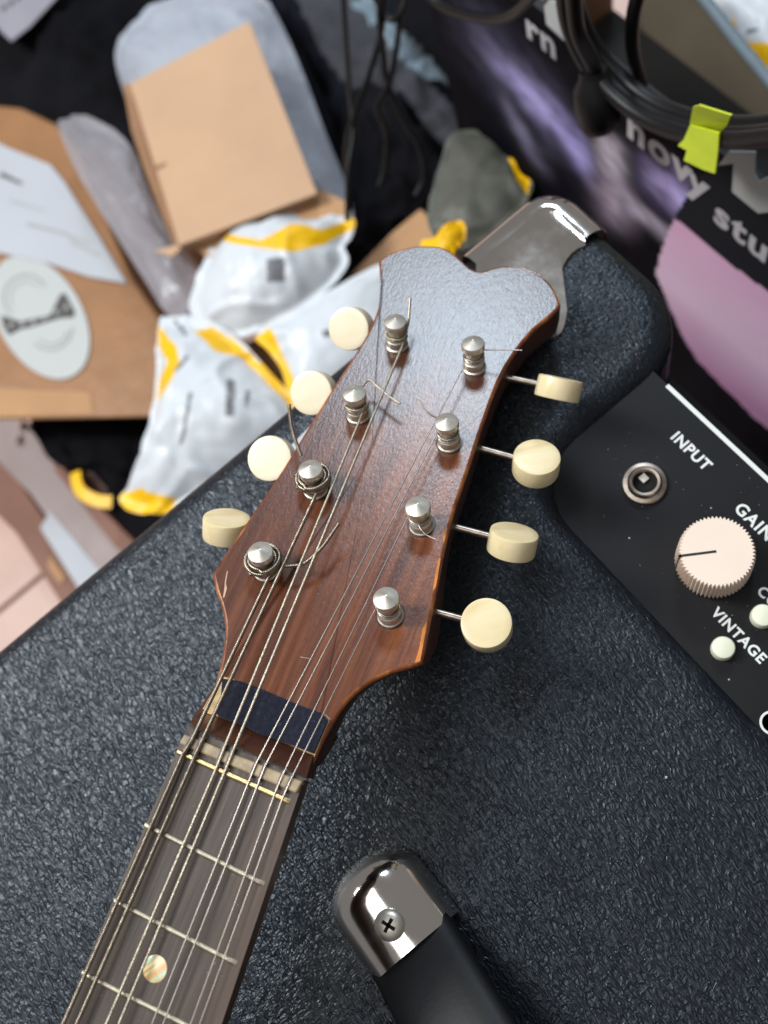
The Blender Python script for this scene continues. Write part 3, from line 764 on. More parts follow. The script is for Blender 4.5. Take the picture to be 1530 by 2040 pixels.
for i in range(8):
    base, ax_, L_, po = POST[i]
    r = rad[i]
    ztop = 0.55 + r
    p_far = Fp(*bt_x[i], ztop + 0.9); p_zf = Fp(*zf_x[i], ztop); p_nut = Fp(*nut_x[i], 1.0 + r * 0.5); p_end = H(*end_x[i], coil_h)
    dirf = (p_far - p_zf); far = p_zf + dirf * ((SL - 2) / dirf.dot(axis)); 
    if i < 2:
        def fine_line(a, b, step): 
            N_ = max(2, int((b - a).length / step)); return [lerp(a, b, k / N_) for k in range(N_)]
        near_end = p_zf + dirf * 1.25
        pts = fine_line(p_end, p_nut, 0.11) + fine_line(p_nut, p_zf, 0.11) + fine_line(p_zf, near_end, 0.11) + fine_line(near_end, far, 8) + [far]
        vf = tube(pts, r, 8, 0.46, 0.10)
    else:
        pts = [p_end, p_nut, p_zf, far]; vf = tube(pts, r, 8)
    st = obj('string', vf, mats_[i], mand, 70)
    # coil on the post
    a, b, c = fr(ax_); rw = 2.45 + r
    rel = p_end - base; ph0 = math.atan2(rel.dot(c), rel.dot(b)); sgn = 1 if i < 4 else -1
    cp_ = []
    T = turns[i] * (1.7 if i < 2 else 1); NC = int(T * 30)
    for k in range(NC + 1):
        s = k / NC; th = ph0 + sgn * 2 * math.pi * T * s
        hgt = coil_h * 0.74 + (2.9 * (s * 2 if s < 0.5 else 2 - 2 * s) if i < 2 else min(r * 2.05 * T, 2.6) * s * 0.9) + 0.12 * math.sin(k * 0.7)
        rr_ = rw + (0.35 if i < 2 else 0) + (0.75 if i < 2 and s > 0.5 else 0) + (0.3 if i < 2 else 0.15) * (0.5 + 0.5 * math.sin(th * 0.37 + i))
        cp_.append(base + ax_ * hgt + (b * math.cos(th) + c * math.sin(th)) * rr_)
    if i < 2:
        cp_ = resample(cp_, int(T * 2 * math.pi * rw / 0.13)); vf = tube(cp_, r, 7, 0.46, 0.10)
    else: vf = tube(cp_, r, 7)
    obj('coil', vf, mats_[i], st, 70)
    if tails[i]:
        tp_ = spline([H(x, y, h_) for (x, y), h_ in tails[i]], 10)
        if i < 2: tp_ = resample(tp_, 190); vf = tube(tp_, r * 0.95, 8, 0.46, 0.09)
        else: vf = tube(tp_, r, 8)
        obj('string_tail', vf, mats_[i] if i != 3 else 'wound_string', st, 70)

# ================================================================== BACKGROUND THINGS
def pillow(name, outline, z0, thick, mats, label, cat, prints=(), wr=3.0, seam=0.10, seed=0, tilt=None, group=None, rings_=16, per=5, parent=None, down=None, sub=None, smoothpx=True):
    """stuffed bag: outline traced in the picture, put at height z0 (or on a tilted plane), bulged and creased"""
    def place(px, py):
        if tilt: return onP(px, py, tilt[0], (CAM - tilt[1]).dot(tilt[0]))
        return onZ(px, py, z0)
    nrm_ = tilt[0] if tilt else V((0, 0, 1))
    loop = [(p.x, p.y) for p in spline([V((x, y, 0)) for x, y in outline], per, True)]
    o3 = [place(x, y) for x, y in loop]; n_ = len(o3)
    cx = sum(x for x, y in loop) / n_; cy = sum(y for x, y in loop) / n_; cc = place(cx, cy)
    off = V((seed * 13.7, seed * 5.1, 0)); down = thick * 0.5 if down is None else down
    vs, fs = [], []
    def hgt(r): 
        q = max(0, (1 - seam - r) / (1 - seam)); return (1 - (1 - q) ** 2.4)
    for sidez, amp_ in ((1, thick), (-1, down)):
        for k in range(rings_):
            r = 1 - k / rings_
            for i in range(n_):
                p = cc + (o3[i] - cc) * r
                hh = hgt(r) * amp_
                w = wr * (noise.noise((p + off) * 0.022) * 1.3 + abs(noise.noise((p + off) * 0.055)) * 1.1 + 0.4 * noise.noise((p + off) * 0.13))
                ang = math.atan2((o3[i] - cc).y, (o3[i] - cc).x)
                w += wr * 1.1 * (1 - min(1, abs(noise.noise((p + off) * 0.03 + V((7, 3, 1)))) * 6)) * (0.4 + r)
                w += wr * 0.6 * math.sin(ang * 9 + seed + 3 * noise.noise(off + V((ang, 0, 0)))) * r ** 2
                if sidez < 0 and k == 0: vs.append(vs[i]); continue
                vs.append(p + nrm_ * (sidez * hh + w * (1 if sidez > 0 else 0.3)))
        vs.append(cc + nrm_ * sidez * (amp_))
    blk = rings_ * n_ + 1
    fm = []
    for s_ in range(2):
        for k in range(rings_ - 1):
            for i in range(n_):
                j = (i + 1) % n_; fs.append((s_ * blk + k * n_ + i, s_ * blk + k * n_ + j, s_ * blk + (k + 1) * n_ + j, s_ * blk + (k + 1) * n_ + i))
        for i in range(n_):
            j = (i + 1) % n_; fs.append((s_ * blk + (rings_ - 1) * n_ + i, s_ * blk + (rings_ - 1) * n_ + j, s_ * blk + blk - 1))
    for f in fs:
        c_ = V((0, 0, 0))
        for q in f: c_ += vs[q]
        pp = proj(c_ / len(f)); m = 0
        for mi, poly in prints:
            if inpoly(pp, poly): m = mi
        fm.append(m)
    o = obj(name, (vs, fs), mats, parent, 80, fm)
    if label: tag(o, label, cat, group)
    return o
def slab(name, px, z, th, m, parent=None, label=None, cat=None, group=None, bev=0):
    o = obj(name, prism([onZ(x, y, z) for x, y in px], (0, 0, -th)), m, parent)
    if bev: md = o.modifiers.new('edge', 'BEVEL'); md.width = bev * MM; md.segments = 2
    if label: tag(o, label, cat, group)
    return o

# black bag in the top left corner with its label
bag = pillow('black_bag', [(-60, -70), (120, -75), (330, -70), (350, 80), (330, 250), (230, 300), (100, 290), (-70, 250)], -345, 28, ['black_bag', 'grey_label'], 'black bag with a grey label in the top left corner', 'bag', wr=7, seed=1)
lb = slab('bag_label', [(-30, 20), (0, 60), (22, 82), (60, 52), (108, 0), (130, -25), (40, -60)], -300, 1.0, 'grey_label', bag)
for k in range(3):
    obj('printed_line', prism([onZ(x, y, -299.8) for x, y in ((2 + 14 * k, 18 - 10 * k), (8 + 14 * k, 24 - 10 * k), (14 + 14 * k, 14 - 10 * k), (8 + 14 * k, 8 - 10 * k))], (0, 0, -0.4)), 'ink', lb)
# bubble wrapped bundle under the tan box
pillow('bubble_wrap_bundle', [(234, 130), (246, 85), (290, 32), (370, -5), (450, -22), (515, -8), (556, 40), (605, 150), (650, 270), (700, 400), (690, 470), (560, 520), (400, 520), (330, 430), (280, 290)], -318, 34, ['bubble_wrap'], 'grey bubble wrapped bundle with rounded end under the tan box', 'bundle', wr=3.5, seed=2, seam=0.02, down=60)
# small tan cardboard box
bx = thing('small_carton', tuple(onZ(440, 270, -300)), 'small tan cardboard box with torn lower edge lying on the bubble wrap', 'box')
q = [onZ(x, y, -250) for x, y in ((258, 166), (497, 41), (632, 385), (356, 489))]
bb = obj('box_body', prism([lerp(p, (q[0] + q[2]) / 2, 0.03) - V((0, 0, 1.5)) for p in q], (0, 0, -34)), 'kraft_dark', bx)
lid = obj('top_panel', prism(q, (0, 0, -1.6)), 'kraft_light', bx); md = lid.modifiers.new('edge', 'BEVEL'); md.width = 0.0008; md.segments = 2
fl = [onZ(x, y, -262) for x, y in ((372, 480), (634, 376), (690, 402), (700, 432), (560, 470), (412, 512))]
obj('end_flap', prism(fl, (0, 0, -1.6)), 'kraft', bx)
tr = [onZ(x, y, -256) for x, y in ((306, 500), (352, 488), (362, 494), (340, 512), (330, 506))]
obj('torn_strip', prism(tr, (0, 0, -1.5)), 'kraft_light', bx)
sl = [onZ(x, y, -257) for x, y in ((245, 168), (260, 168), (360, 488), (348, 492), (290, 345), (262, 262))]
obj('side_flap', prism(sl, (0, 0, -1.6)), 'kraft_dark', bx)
obj('tear', prism([onZ(x, y, -249.8) for x, y in ((308, 330), (330, 324), (332, 328), (312, 340))], (0, 0, -1.0)), 'kraft_dark', bx)
# kraft parcel with sheet and sticker
pz = -318
par = thing('kraft_parcel', tuple(onZ(120, 560, FLOOR)), 'brown kraft parcel with white oval sticker and a delivery sheet', 'parcel')
pp_ = [onZ(x, y, pz) for x, y in ((-60, 205), (40, 215), (110, 248), (160, 310), (205, 420), (262, 555), (318, 634), (322, 700), (312, 822), (300, 832), (-60, 838))]
pb = obj('parcel_box', prism(pp_, None, [p + V((-45, 30, FLOOR - pz)) for p in pp_]), 'kraft_tape', par); md = pb.modifiers.new('edge', 'BEVEL'); md.width = 0.006; md.segments = 4
pb.data.shade_smooth(); pb.data.set_sharp_from_angle(angle=math.radians(50))
obj('tape_strip', prism([onZ(x, y, pz + 0.7) for x, y in ((-60, 770), (180, 782), (186, 826), (-60, 832))], (0, 0, -0.5)), 'kraft', par)
shp = [(-60, 258), (20, 296), (100, 328), (130, 365), (196, 470), (252, 564), (180, 552), (90, 522), (-60, 492)]
dl = obj('delivery_sheet', prism([onZ(x, y, pz + 2.2) for x, y in shp], (0, 0, -0.6)), 'paper', par)
for (x0, y0, x1, y1, w) in ((0, 346, 44, 366, 5), (54, 446, 118, 462, 4), (120, 462, 180, 486, 3), (140, 480, 200, 510, 3), (20, 400, 90, 420, 2)):
    a, b = onZ(x0, y0, pz + 2.4), onZ(x1, y1, pz + 2.4); d = (b - a).normalized(); s_ = V((-d.y, d.x, 0)) * w * 0.35
    obj('printed_line', prism([a + s_, b + s_ * .6, b - s_ * .6, a - s_], (0, 0, -0.15)), 'ink_light' if w < 5 else 'ink', dl)
ec = V((80, 632, 0)); ea = V((0.50, 0.866, 0)); eb = V((-0.866, 0.50, 0))
def ell(ra, rb, z, n_=48, a0=0, a1=360):
    out_ = []
    for i in range(n_ + (0 if a1 - a0 >= 360 else 1)):
        a = math.radians(a0 + (a1 - a0) * i / n_); p = ec + ea * ra * math.cos(a) + eb * rb * math.sin(a); out_.append(onZ(p.x, p.y, z))
    return out_
stk = obj('oval_sticker', prism(ell(134, 84, pz + 1.6), (0, 0, -0.5)), 'sticker', par)
band = [(2, 628), (40, 640), (100, 628), (120, 586), (130, 584), (150, 622), (146, 632), (118, 634), (60, 652), (40, 656), (18, 668), (6, 650)]
obj('logo_band', prism([onZ(x, y, pz + 1.9) for x, y in band], (0, 0, -0.2)), 'ink', stk)
def arc_band(r0, r1, a0, a1, cx_, cy_, m):
    L1 = [onZ(cx_ + r0 * math.cos(math.radians(a)), cy_ + r0 * math.sin(math.radians(a)), pz + 1.85) for a in range(a0, a1 + 1, 8)]
    L2 = [onZ(cx_ + r1 * math.cos(math.radians(a)), cy_ + r1 * math.sin(math.radians(a)), pz + 1.85) for a in range(a0, a1 + 1, 8)]
    obj('logo_arc', prism(L1 + L2[::-1], (0, 0, -0.15)), m, stk)
arc_band(42, 47, 130, 330, 52, 592, 'ink_light'); arc_band(32, 35, 150, 320, 54, 594, 'ink_light'); arc_band(42, 47, 0, 140, 100, 652, 'ink_light'); arc_band(31, 35, 10, 140, 102, 652, 'ink_light')
for i, (x, y) in enumerate(((22, 648), (44, 646), (66, 642), (88, 634), (112, 622), (132, 612))):
    obj('logo_letter', prism([onZ(x - 5, y + 5, pz + 2.1), onZ(x + 3, y + 3, pz + 2.1), onZ(x + 4, y - 6, pz + 2.1), onZ(x - 3, y - 4, pz + 2.1)], (0, 0, -0.1)), 'ink_light', stk)
# clear plastic sleeve
pillow('plastic_sleeve', [(114, 252), (135, 232), (170, 228), (215, 250), (262, 296), (300, 390), (345, 485), (400, 560), (385, 625), (340, 632), (290, 560), (225, 460), (165, 360)], -285, 9, ['clear'], 'clear plastic sleeve leaning between the kraft parcel and the tan box', 'sleeve', wr=2.2, seed=3, down=3)
# mailers
MY = ['mailer_white', 'mailer_yellow', 'print_grey']
pillow('mailer_bag', [(380, 585), (402, 530), (430, 470), (462, 448), (520, 436), (575, 424), (640, 432), (690, 432), (707, 440), (700, 470), (688, 495), (694, 525), (664, 570), (600, 622), (520, 662), (455, 676), (398, 655), (378, 615)], -262, 22, MY,
       'plump white mailer bag with yellow top band lying against the tan box', 'mailer', prints=[(1, [(436, 464), (470, 470), (520, 478), (580, 446), (600, 446), (640, 458), (712, 430), (712, 452), (646, 487), (586, 502), (510, 492), (450, 482)]), (2, [(530, 516), (566, 512), (568, 560), (532, 564)])],
       wr=1.7, seed=4, group='white and yellow mailer bags', rings_=46, per=14)
pillow('mailer_bag', [(318, 642), (330, 630), (388, 630), (440, 650), (490, 690), (560, 765), (600, 800), (580, 860), (480, 940), (400, 990), (330, 1024), (262, 1020), (238, 992), (272, 974), (286, 940), (288, 890), (305, 810), (314, 720)], -255, 20, MY,
       'white mailer bag with yellow corner stripes standing nearest the amplifier edge', 'mailer', prints=[(1, [(316, 648), (330, 664), (352, 690), (358, 722), (340, 760), (314, 800), (316, 760), (334, 720), (316, 690)]), (1, [(388, 660), (420, 652), (450, 668), (500, 705), (610, 810), (580, 812), (540, 770), (480, 712), (430, 700)]), (1, [(230, 986), (284, 972), (300, 982), (352, 992), (340, 1030), (240, 1030)]),
               (2, [(345, 640), (352, 638), (375, 666), (368, 670)]), (2, [(372, 706), (378, 712), (350, 742), (346, 738)]), (2, [(376, 782), (384, 780), (366, 880), (356, 890)]), (2, [(452, 752), (470, 760), (466, 830), (448, 830)]), (2, [(490, 776), (500, 780), (494, 812), (486, 810)])],
       wr=1.6, seed=5, group='white and yellow mailer bags', rings_=46, per=14)
pillow('mailer_bag', [(510, 674), (540, 650), (640, 590), (758, 526), (790, 540), (790, 640), (700, 740), (610, 800), (575, 776), (560, 735), (535, 700)], -238, 9, MY,
       'flat white mailer bag with yellow left edge behind the upper tuner buttons', 'mailer', prints=[(1, [(506, 674), (536, 652), (548, 668), (560, 700), (584, 750), (592, 790), (566, 770), (552, 730)]), (2, [(640, 660), (676, 650), (682, 662), (646, 674)])],
       wr=0.8, seed=6, group='white and yellow mailer bags', rings_=36, per=12)
# kraft wrapped bits between the mailers
slab('kraft_board', [(455, 700), (520, 672), (620, 640), (640, 700), (600, 800), (540, 800)], -292, 25, 'kraft_dark', label='brown cardboard piece glimpsed between the two lower mailer bags', cat='cardboard')
slab('kraft_board', [(600, 650), (700, 545), (780, 462), (838, 414), (872, 448), (880, 500), (800, 580), (700, 660)], -292, 40, 'kraft', label='tan cardboard piece behind the headstock tip', cat='cardboard', bev=1.5)
pillow('yellow_mailer', [(838, 486), (872, 470), (914, 446), (930, 462), (925, 486), (906, 512), (880, 530), (850, 520)], -158, 5, ['mailer_yellow'], 'yellow mailer corner beside the headstock tip', 'mailer', wr=2.5, seed=7)
gm = pillow('grey_mailer', [(872, 340), (888, 285), (915, 262), (962, 258), (1000, 286), (1040, 350), (1062, 372), (1040, 420), (960, 490), (900, 500), (862, 470), (852, 420)], -178, 9, ['mailer_shaded', 'mailer_yellow'], 'mailer with mustard edge behind the chrome corner, shade put into its grey colour', 'mailer',
       prints=[(1, [(968, 262), (1010, 285), (1056, 360), (1052, 388), (1030, 360), (1010, 310)])], wr=1.6, seed=8, down=95, rings_=30, per=8)
# dark gig bag with its strip
gb = pillow('gig_bag', [(530, -60), (700, -70), (900, -70), (960, 40), (990, 180), (1050, 330), (1010, 400), (900, 420), (840, 440), (720, 560), (650, 560), (690, 430), (640, 260), (560, 80)], -372, 40, ['navy_fabric', 'grey_fabric', 'blue_strip'], 'dark navy gig bag with grey panel and pale blue strip', 'bag',
       prints=[(1, [(560, -60), (690, -60), (760, 60), (860, 170), (930, 235), (880, 300), (800, 180), (690, 170), (650, 120)]), (2, [(704, 10), (730, -10), (800, 60), (892, 152), (858, 168), (790, 110)])], wr=9, seed=9, rings_=24)
pillow('black_bag', [(560, 40), (610, 120), (650, 210), (690, 330), (710, 430), (760, 470), (720, 540), (640, 600), (700, 520), (690, 430), (640, 300), (590, 170)], -335, 12, ['black_bag'], 'black bag fold beside the bubble wrap bundle', 'bag', wr=5, seed=10)
pillow('black_bag', [(690, 200), (760, 190), (830, 260), (880, 330), (860, 420), (800, 450), (730, 520), (680, 600), (690, 430)], -330, 14, ['black_bag'], 'crumpled black bag below the hanging cables', 'bag', wr=8, seed=11)
pillow('black_bag', [(820, -60), (960, -60), (1000, 60), (1010, 200), (1080, 330), (1060, 370), (1020, 330), (940, 220), (850, 110), (800, 40)], -322, 14, ['black_bag'], 'black bag strip along the left end of the printed carton', 'bag', wr=5, seed=12)
# lower left: boards, black cloth, yellow loop
bdz = -388
bd = thing('board_stack', tuple(onZ(120, 1000, FLOOR)), 'stack of brown boards with a white label on the tiled floor', 'boards')
slab('board', [(-70, 800), (40, 832), (120, 925), (260, 1085), (330, 1180), (250, 1215), (150, 1110), (60, 985), (-70, 850)], bdz, 20, 'board_mauve', bd, bev=1)
slab('board', [(-70, 860), (0, 905), (80, 1020), (165, 1150), (250, 1290), (215, 1330), (120, 1200), (30, 1060), (-70, 960)], bdz - 12, 18, 'board_brown', bd, bev=1)
slab('board', [(100, 900), (150, 960), (300, 1110), (380, 1200), (340, 1190), (230, 1090), (110, 940)], bdz + 9, 10, 'board_brown', bd, bev=1)
slab('paper_label', [(100, 1018), (185, 1120), (245, 1190), (200, 1240), (80, 1052)], bdz + 1.2, 0.8, 'paper', bd)
slab('rubbed_corner', [(98, 1106), (130, 1150), (120, 1164), (96, 1130)], bdz - 10.8, 0.8, 'kraft', bd)
for (x, y) in ((46, 850), (40, 878), (78, 850)):
    c = onZ(x, y, bdz + 1); d = V((0.7, -0.7, 0))
    obj('metal_clip', tube([c - d * 4, c + d * 4 + V((0, 0, 2))], 2.2, 10), 'chrome', bd, 60)
pillow('black_cloth', [(60, 826), (200, 820), (345, 815), (330, 930), (330, 1010), (420, 1080), (330, 1130), (240, 1030), (190, 940), (120, 930), (80, 880)], -368, 12, ['black_bag'], 'black cloth crumpled below the kraft parcel', 'cloth', wr=6, seed=13)
lp_ = spline([onZ(x, y, -350) for x, y in ((150, 940), (152, 960), (160, 978), (176, 990), (198, 998), (222, 1000))], 8)
vs, fs = [], []
for i, p in enumerate(lp_):
    a = lp_[max(i - 1, 0)]; b = lp_[min(i + 1, len(lp_) - 1)]; d = (b - a).normalized(); w = V((-d.y, d.x, 0.2)).normalized()
    for s_, zz in ((-4.5, 0), (4.5, 0), (4.5, -0.8), (-4.5, -0.8)): vs.append(p + w * s_ + V((0, 0, zz)))
for i in range(len(lp_) - 1):
    for k in range(4): fs.append((i * 4 + k, i * 4 + (k + 1) % 4, i * 4 + 4 + (k + 1) % 4, i * 4 + 4 + k))
fs += [(0, 1, 2, 3), tuple(len(vs) - 4 + k for k in range(4))]
tag(obj('yellow_strap', (vs, fs), 'mailer_yellow', None, 50), 'short curved yellow strap on the black cloth', 'strap')
# white paper slip lying on the amplifier under the headstock
slab('paper_slip', [(574, 893), (640, 826), (690, 850), (620, 935)], 0.5, 0.3, 'paper', label='white paper slip on the amplifier half hidden under the headstock', cat='paper')

# ---- printed carton behind the amplifier
PY = 185.0
ct = thing('printed_carton', (-110, 240, FLOOR), 'open carton printed purple and pink with white lettering behind the amplifier', 'carton')
def blob(p, c, ra, rb, ang, soft=1.0):
    a = math.radians(ang); dx, dy = p[0] - c[0], p[1] - c[1]
    u_ = (dx * math.cos(a) + dy * math.sin(a)) / ra; v_ = (-dx * math.sin(a) + dy * math.cos(a)) / rb
    return math.exp(-(u_ * u_ + v_ * v_) ** 1.3)
BL = [((1040, 170), 170, 46, 52, (0.13, 0.125, 0.21)), ((1065, 200), 110, 20, 50, (0.48, 0.44, 0.86)), ((1040, 270), 80, 16, 56, (0.18, 0.17, 0.27)), ((1120, 250), 70, 20, 55, (0.40, 0.36, 0.72)),
      ((1150, 300), 60, 22, 60, (0.36, 0.33, 0.68)), ((1215, 310), 46, 26, 66, (0.62, 0.56, 0.68)), ((1225, 395), 60, 34, 60, (0.42, 0.34, 0.45)), ((1300, 330), 50, 20, 55, (0.07, 0.05, 0.09)),
      ((1330, 370), 62, 34, 52, (0.55, 0.48, 0.92)), ((1350, 400), 34, 20, 52, (0.55, 0.48, 0.92)), ((1275, 420), 80, 13, 42, (0.42, 0.37, 0.48)), ((1330, 470), 30, 12, 42, (0.42, 0.37, 0.48))]
pink = [(1342, 436), (1400, 480), (1560, 604), (1600, 900), (1500, 830), (1390, 716), (1330, 610), (1303, 548)]
band_p = [(1385, 362), (1345, 432), (1620, 655), (1620, 300), (1500, 240)]
nx_, nz_ = 360, 200
vs, cols, fs = [], [], []
X0, X1, Z0, Z1 = -330.0, 130.0, -330.0, -48.0
for iz in range(nz_ + 1):
    for ix in range(nx_ + 1):
        p = V((lerp(X0, X1, ix / nx_), PY, lerp(Z0, Z1, iz / nz_))); vs.append(p)
        px = proj(p); wob_ = noise.noise(p * 0.03) * 10
        pq_ = (px[0] + wob_, px[1] + 8 * noise.noise(p * 0.04 + V((9, 2, 1))))
        c = V((0.005, 0.005, 0.009))
        for (cc, ra, rb, an, cl) in BL:
            c = c.lerp(V(cl), min(1, blob(pq_, cc, ra, rb, an)))
        if inpoly(pq_, pink):
            d_low = (pq_[1] - pq_[0] * 1.0)   # along the lower edge the print turns plum
            k = max(0, min(1, ((pq_[0] - 1342) * -0.62 + (pq_[1] - 436) * 0.78) / 190.0))
            k2 = max(0, min(1, (k - 0.6) / 0.6))
            c = V((0.82, 0.50, 0.74)).lerp(V((0.86, 0.62, 0.84)), min(1, k * 2)).lerp(V((0.40, 0.12, 0.32)), k2)
        st_ = 0.5 + noise.noise(V(((px[0] * 0.62 + px[1] * 0.78) * 0.012, (px[0] * 0.78 - px[1] * 0.62) * 0.05, 4))) + 0.5 * noise.noise(V(((px[0] * 0.62 + px[1] * 0.78) * 0.03, (px[0] * 0.78 - px[1] * 0.62) * 0.12, 9)))
        if not inpoly(pq_, pink): c = c * max(0.25, min(1.35, 0.55 + st_ * 0.7))
        if inpoly(px, band_p): c = V((0.018, 0.020, 0.026))
        # black strip along the top edge
        cols.append((c.x, c.y, c.z, 1))
for iz in range(nz_):
    for ix in range(nx_):
        a = iz * (nx_ + 1) + ix; fs.append((a, a + 1, a + nx_ + 2, a + nx_ + 1))
fp_ = obj('front_panel', (vs, fs), 'print', ct, None, None, cols)
obj('front_board', box(X0, X1, PY + 0.6, PY + 4.5, FLOOR, -49), 'black_paint', ct)
bpt = [onY(x, y, 296) for x, y in ((1270, -120), (1392, -4), (1450, 70), (1540, 180), (1640, 300))]
bpl = [p for p in bpt] + [V((bpt[-1].x, 296, FLOOR)), V((bpt[0].x, 296, FLOOR))]
obj('back_panel', prism(bpl, (0, 4, 0)), 'taupe_board', ct)
obj('back_panel_edge', tube([p + V((0, 1.8, 0)) for p in bpt], 3.0, 8), 'blue_strip', ct, 60)
obj('side_panel', box(X0, X0 + 4, PY + 4.6, 295.5, FLOOR, -149), 'kraft_dark', ct); obj('side_panel', box(X1 - 4, X1, PY + 4.6, 295.5, FLOOR, -149), 'kraft_dark', ct)
tag(obj('dark_filler', box(X0 + 6, X1 - 6, PY + 6, 294, FLOOR, -192), 'black_void'), 'dark filler block for the shade inside the open printed carton', 'filler')  # added black block that gives the carton its dark, shaded inside
def ftext(s, px, py, size, bold, rot=0):
    o = onY(px, py, PY); xd = V((1, 0, 0)); zd = V((0, 0, 1)); a = math.radians(rot)
    obj('lettering', text(s, size, o, xd * math.cos(a) + zd * math.sin(a), zd * math.cos(a) - xd * math.sin(a), 0.4, bold), 'grey_letter', fp_)
simple('grey_letter', rgb(196, 196, 204), 0.5)
simple('emblem_white', rgb(190, 198, 200), 0.5)
ftext('nov', 1312, 296, 22, 0.035); ftext('y', 1392, 366, 22, 0.035)
ftext('stu', 1478, 462, 21, 0.03)
ftext('rn', 1078, 72, 20, 0.035)
for poly in ([(1430, 330), (1452, 302), (1504, 303), (1502, 345), (1510, 362), (1540, 348), (1600, 380), (1560, 420), (1510, 425), (1458, 382), (1461, 326)], [(1084, 12), (1092, 2), (1128, 4), (1140, 48), (1144, 58), (1134, 58), (1124, 82), (1088, 48)]):
    obj('emblem', prism([onY(x, y, PY - 0.9) for x, y in poly], (0, 0.6, 0)), 'emblem_white', fp_)
# cable coil over the carton edge, with its neon tape
def cable(name, pts, r, label, m='cable', group=None, per=12):
    o = obj(name, tube(spline(pts, per), r, 10), m, None, 70); tag(o, label, 'cable', group); return o
cb = [(1128, -60), (1140, 40), (1180, 125), (1240, 190), (1310, 236), (1390, 262), (1470, 270), (1560, 262)]
grp = 'cables looped over the printed carton'
cable('cable', [onY(x, y, 176) for x, y in cb], 3.3, 'upper black cable looped over the printed carton edge', group=grp)
cable('cable', [onY(x - 8, y + 9, 172) for x, y in cb], 3.0, 'lower black cable looped along the printed carton edge', group=grp)
cable('cable', [onY(x + 12, y - 22, 181) for x, y in cb], 3.0, 'inner black cable looped inside the carton edge', group=grp)
cable('cable', [onY(x, y, 188) for x, y in ((1280, -40), (1262, 30), (1262, 110), (1290, 190), (1350, 245))], 2.6, 'black cable hanging down into the open carton', group=grp)
cable('cable', [onY(x, y, 170) for x, y in ((830, -40), (880, 10), (960, 36), (1020, 30), (1080, -30))], 2.2, 'black cable loop at the top edge beside the carton', group=grp)
tp1 = [(1380, 214), (1392, 210), (1456, 230), (1448, 250), (1432, 266), (1404, 262), (1374, 246)]
tp2 = [(1374, 250), (1432, 266), (1430, 300), (1424, 346), (1400, 338), (1362, 320), (1368, 300), (1350, 290), (1362, 278)]
tape = thing('neon_tape_tag', tuple(onY(1400, 260, 168)), 'neon yellow tape flag wrapped round the looped cables', 'tape')
obj('upper_flag', prism([onY(x, y, 169 + (y - 214) * 0.06) for x, y in tp1], (0, 0.7, 0)), 'green_tape', tape)
obj('lower_flag', prism([onY(x, y, 168 + (300 - y) * 0.04) for x, y in tp2], (0, 0.7, 0)), 'green_tape', tape)
# cable plug
pl = thing('cable_plug', tuple(onY(1200, 240, 170)), 'black cable plug hanging in front of the printed carton', 'plug')
p0, p1 = onY(1196, 262, 168), onY(1182, 150, 172)
obj('plug_body', lathe([(0.02, 0), (6, 1.2), (8.2, 5), (8.6, 12), (8.0, 18), (5.5, 22), (5.0, 25)], p0, p1 - p0, 24), 'cable', pl, 50)
obj('strain_relief', tube(spline([p0 + (p1 - p0).normalized() * 24, p1 + V((0, 0, 6)), onY(1150, 60, 172), onY(1140, -40, 172)], 8), 3.0, 12), 'cable', pl, 60)
# white parcel top right
pillow('mailer_bag', [(1380, -60), (1600, -60), (1600, 240), (1540, 160), (1480, 92), (1440, 40)], -200, 8, MY, 'white mailer bag with broad yellow band in the top right corner', 'mailer', prints=[(1, [(1462, 84), (1620, 84), (1620, 260), (1540, 180)]), (1, [(1444, 52), (1462, 38), (1466, 44), (1450, 60)]), (2, [(1486, 60), (1510, 54), (1512, 62), (1490, 68)])], wr=1.5, seed=14, group='white and yellow mailer bags', per=8)
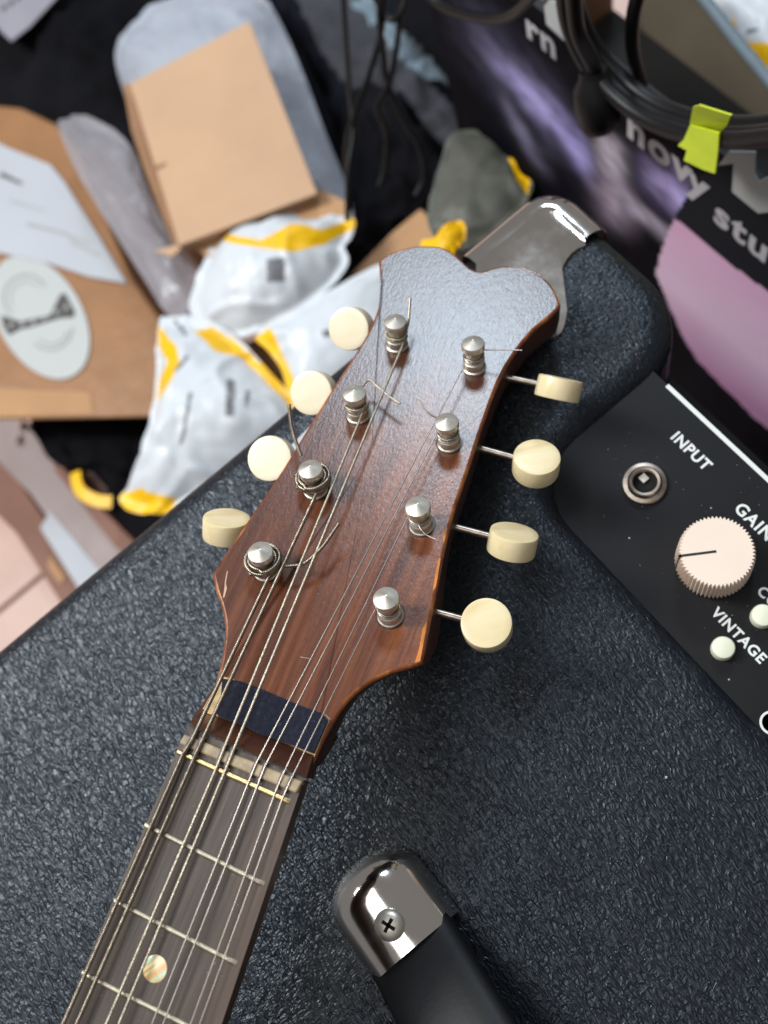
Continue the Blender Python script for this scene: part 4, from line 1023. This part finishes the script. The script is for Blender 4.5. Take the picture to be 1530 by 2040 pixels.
# thin hanging cables, upper middle
hg = 'thin cables hanging over the gig bag'
def hang(pts, lab, r=1.6): cable('cable', [atD(x, y, d) for x, y, d in pts], r, lab, group=hg)
hang([(682, -40, 520), (688, 60, 530), (696, 180, 540), (704, 260, 545), (694, 340, 550), (692, 440, 560)], 'leftmost thin black cable hanging over the gig bag')
hang([(768, -40, 500), (760, 60, 510), (735, 150, 525), (708, 225, 540), (690, 300, 550), (696, 420, 560)], 'thin black cable crossing the leftmost hanging cable')
hang([(758, -40, 495), (756, 40, 505), (764, 110, 515), (772, 165, 525), (800, 230, 540), (838, 300, 555), (845, 350, 565), (828, 390, 570)], 'thin black cable curling down to the right of the others')
hang([(794, -40, 495), (796, 40, 505), (786, 120, 515), (772, 175, 525), (752, 212, 535), (770, 260, 545), (768, 330, 555), (756, 370, 560)], 'thin black cable with a kink in the middle of the gig bag')
hang([(740, -20, 500), (762, 22, 505), (780, 40, 505), (800, 20, 500), (812, -30, 495)], 'small black cable loop at the top edge')

# dust and crumbs on the amplifier top
vs, fs = [], []
def crumb(c, r):
    k = len(vs); 
    for d in (V((1, 0, 0)), V((-1, 0, 0)), V((0, 1, 0)), V((0, -1, 0)), V((0, 0, 1)), V((0, 0, -1))): vs.append(c + d * r * random.uniform(0.6, 1.2))
    for f in ((0, 2, 4), (2, 1, 4), (1, 3, 4), (3, 0, 4), (2, 0, 5), (1, 2, 5), (3, 1, 5), (0, 3, 5)): fs.append(tuple(k + i for i in f))
crumb(onZ(1327, 1549, 0.3), 0.5)
crumb(onZ(1254, 1072, PZ), 0.35); crumb(onZ(1417, 1012, PZ), 0.3); crumb(onZ(1452, 1354, PZ), 0.35)
for k in range(60):
    x, y = random.uniform(560, 1300), random.uniform(1350, 2000)
    crumb(onZ(x, y, 0.2), random.uniform(0.07, 0.17))
for k in range(70):
    x, y = random.uniform(1200, 1520), random.uniform(860, 1420); p = onZ(x, y, PZ + 0.1)
    if p.x > NX + 6 and NY + 4 < p.y < 92: crumb(p, random.uniform(0.06, 0.14))
for k in range(70):
    x, y = random.uniform(480, 860), random.uniform(760, 1330); crumb(H(x, y, 0.03), random.uniform(0.04, 0.10))
for k in range(70):
    d_ = random.uniform(4, 60); crumb(edge(eL, d_).lerp(edge(eR, d_), random.uniform(0.05, 0.95)) + V((0, 0, 0.03)), random.uniform(0.04, 0.12))
for k in range(120):
    x, y = random.uniform(0, 700), random.uniform(1250, 2000); crumb(onZ(x, y, 0.15), random.uniform(0.05, 0.11))
tag(obj('dust', (vs, fs), 'white_paint'), 'white dust specks scattered on the amplifier top and mandolin', 'dust', kind='stuff')
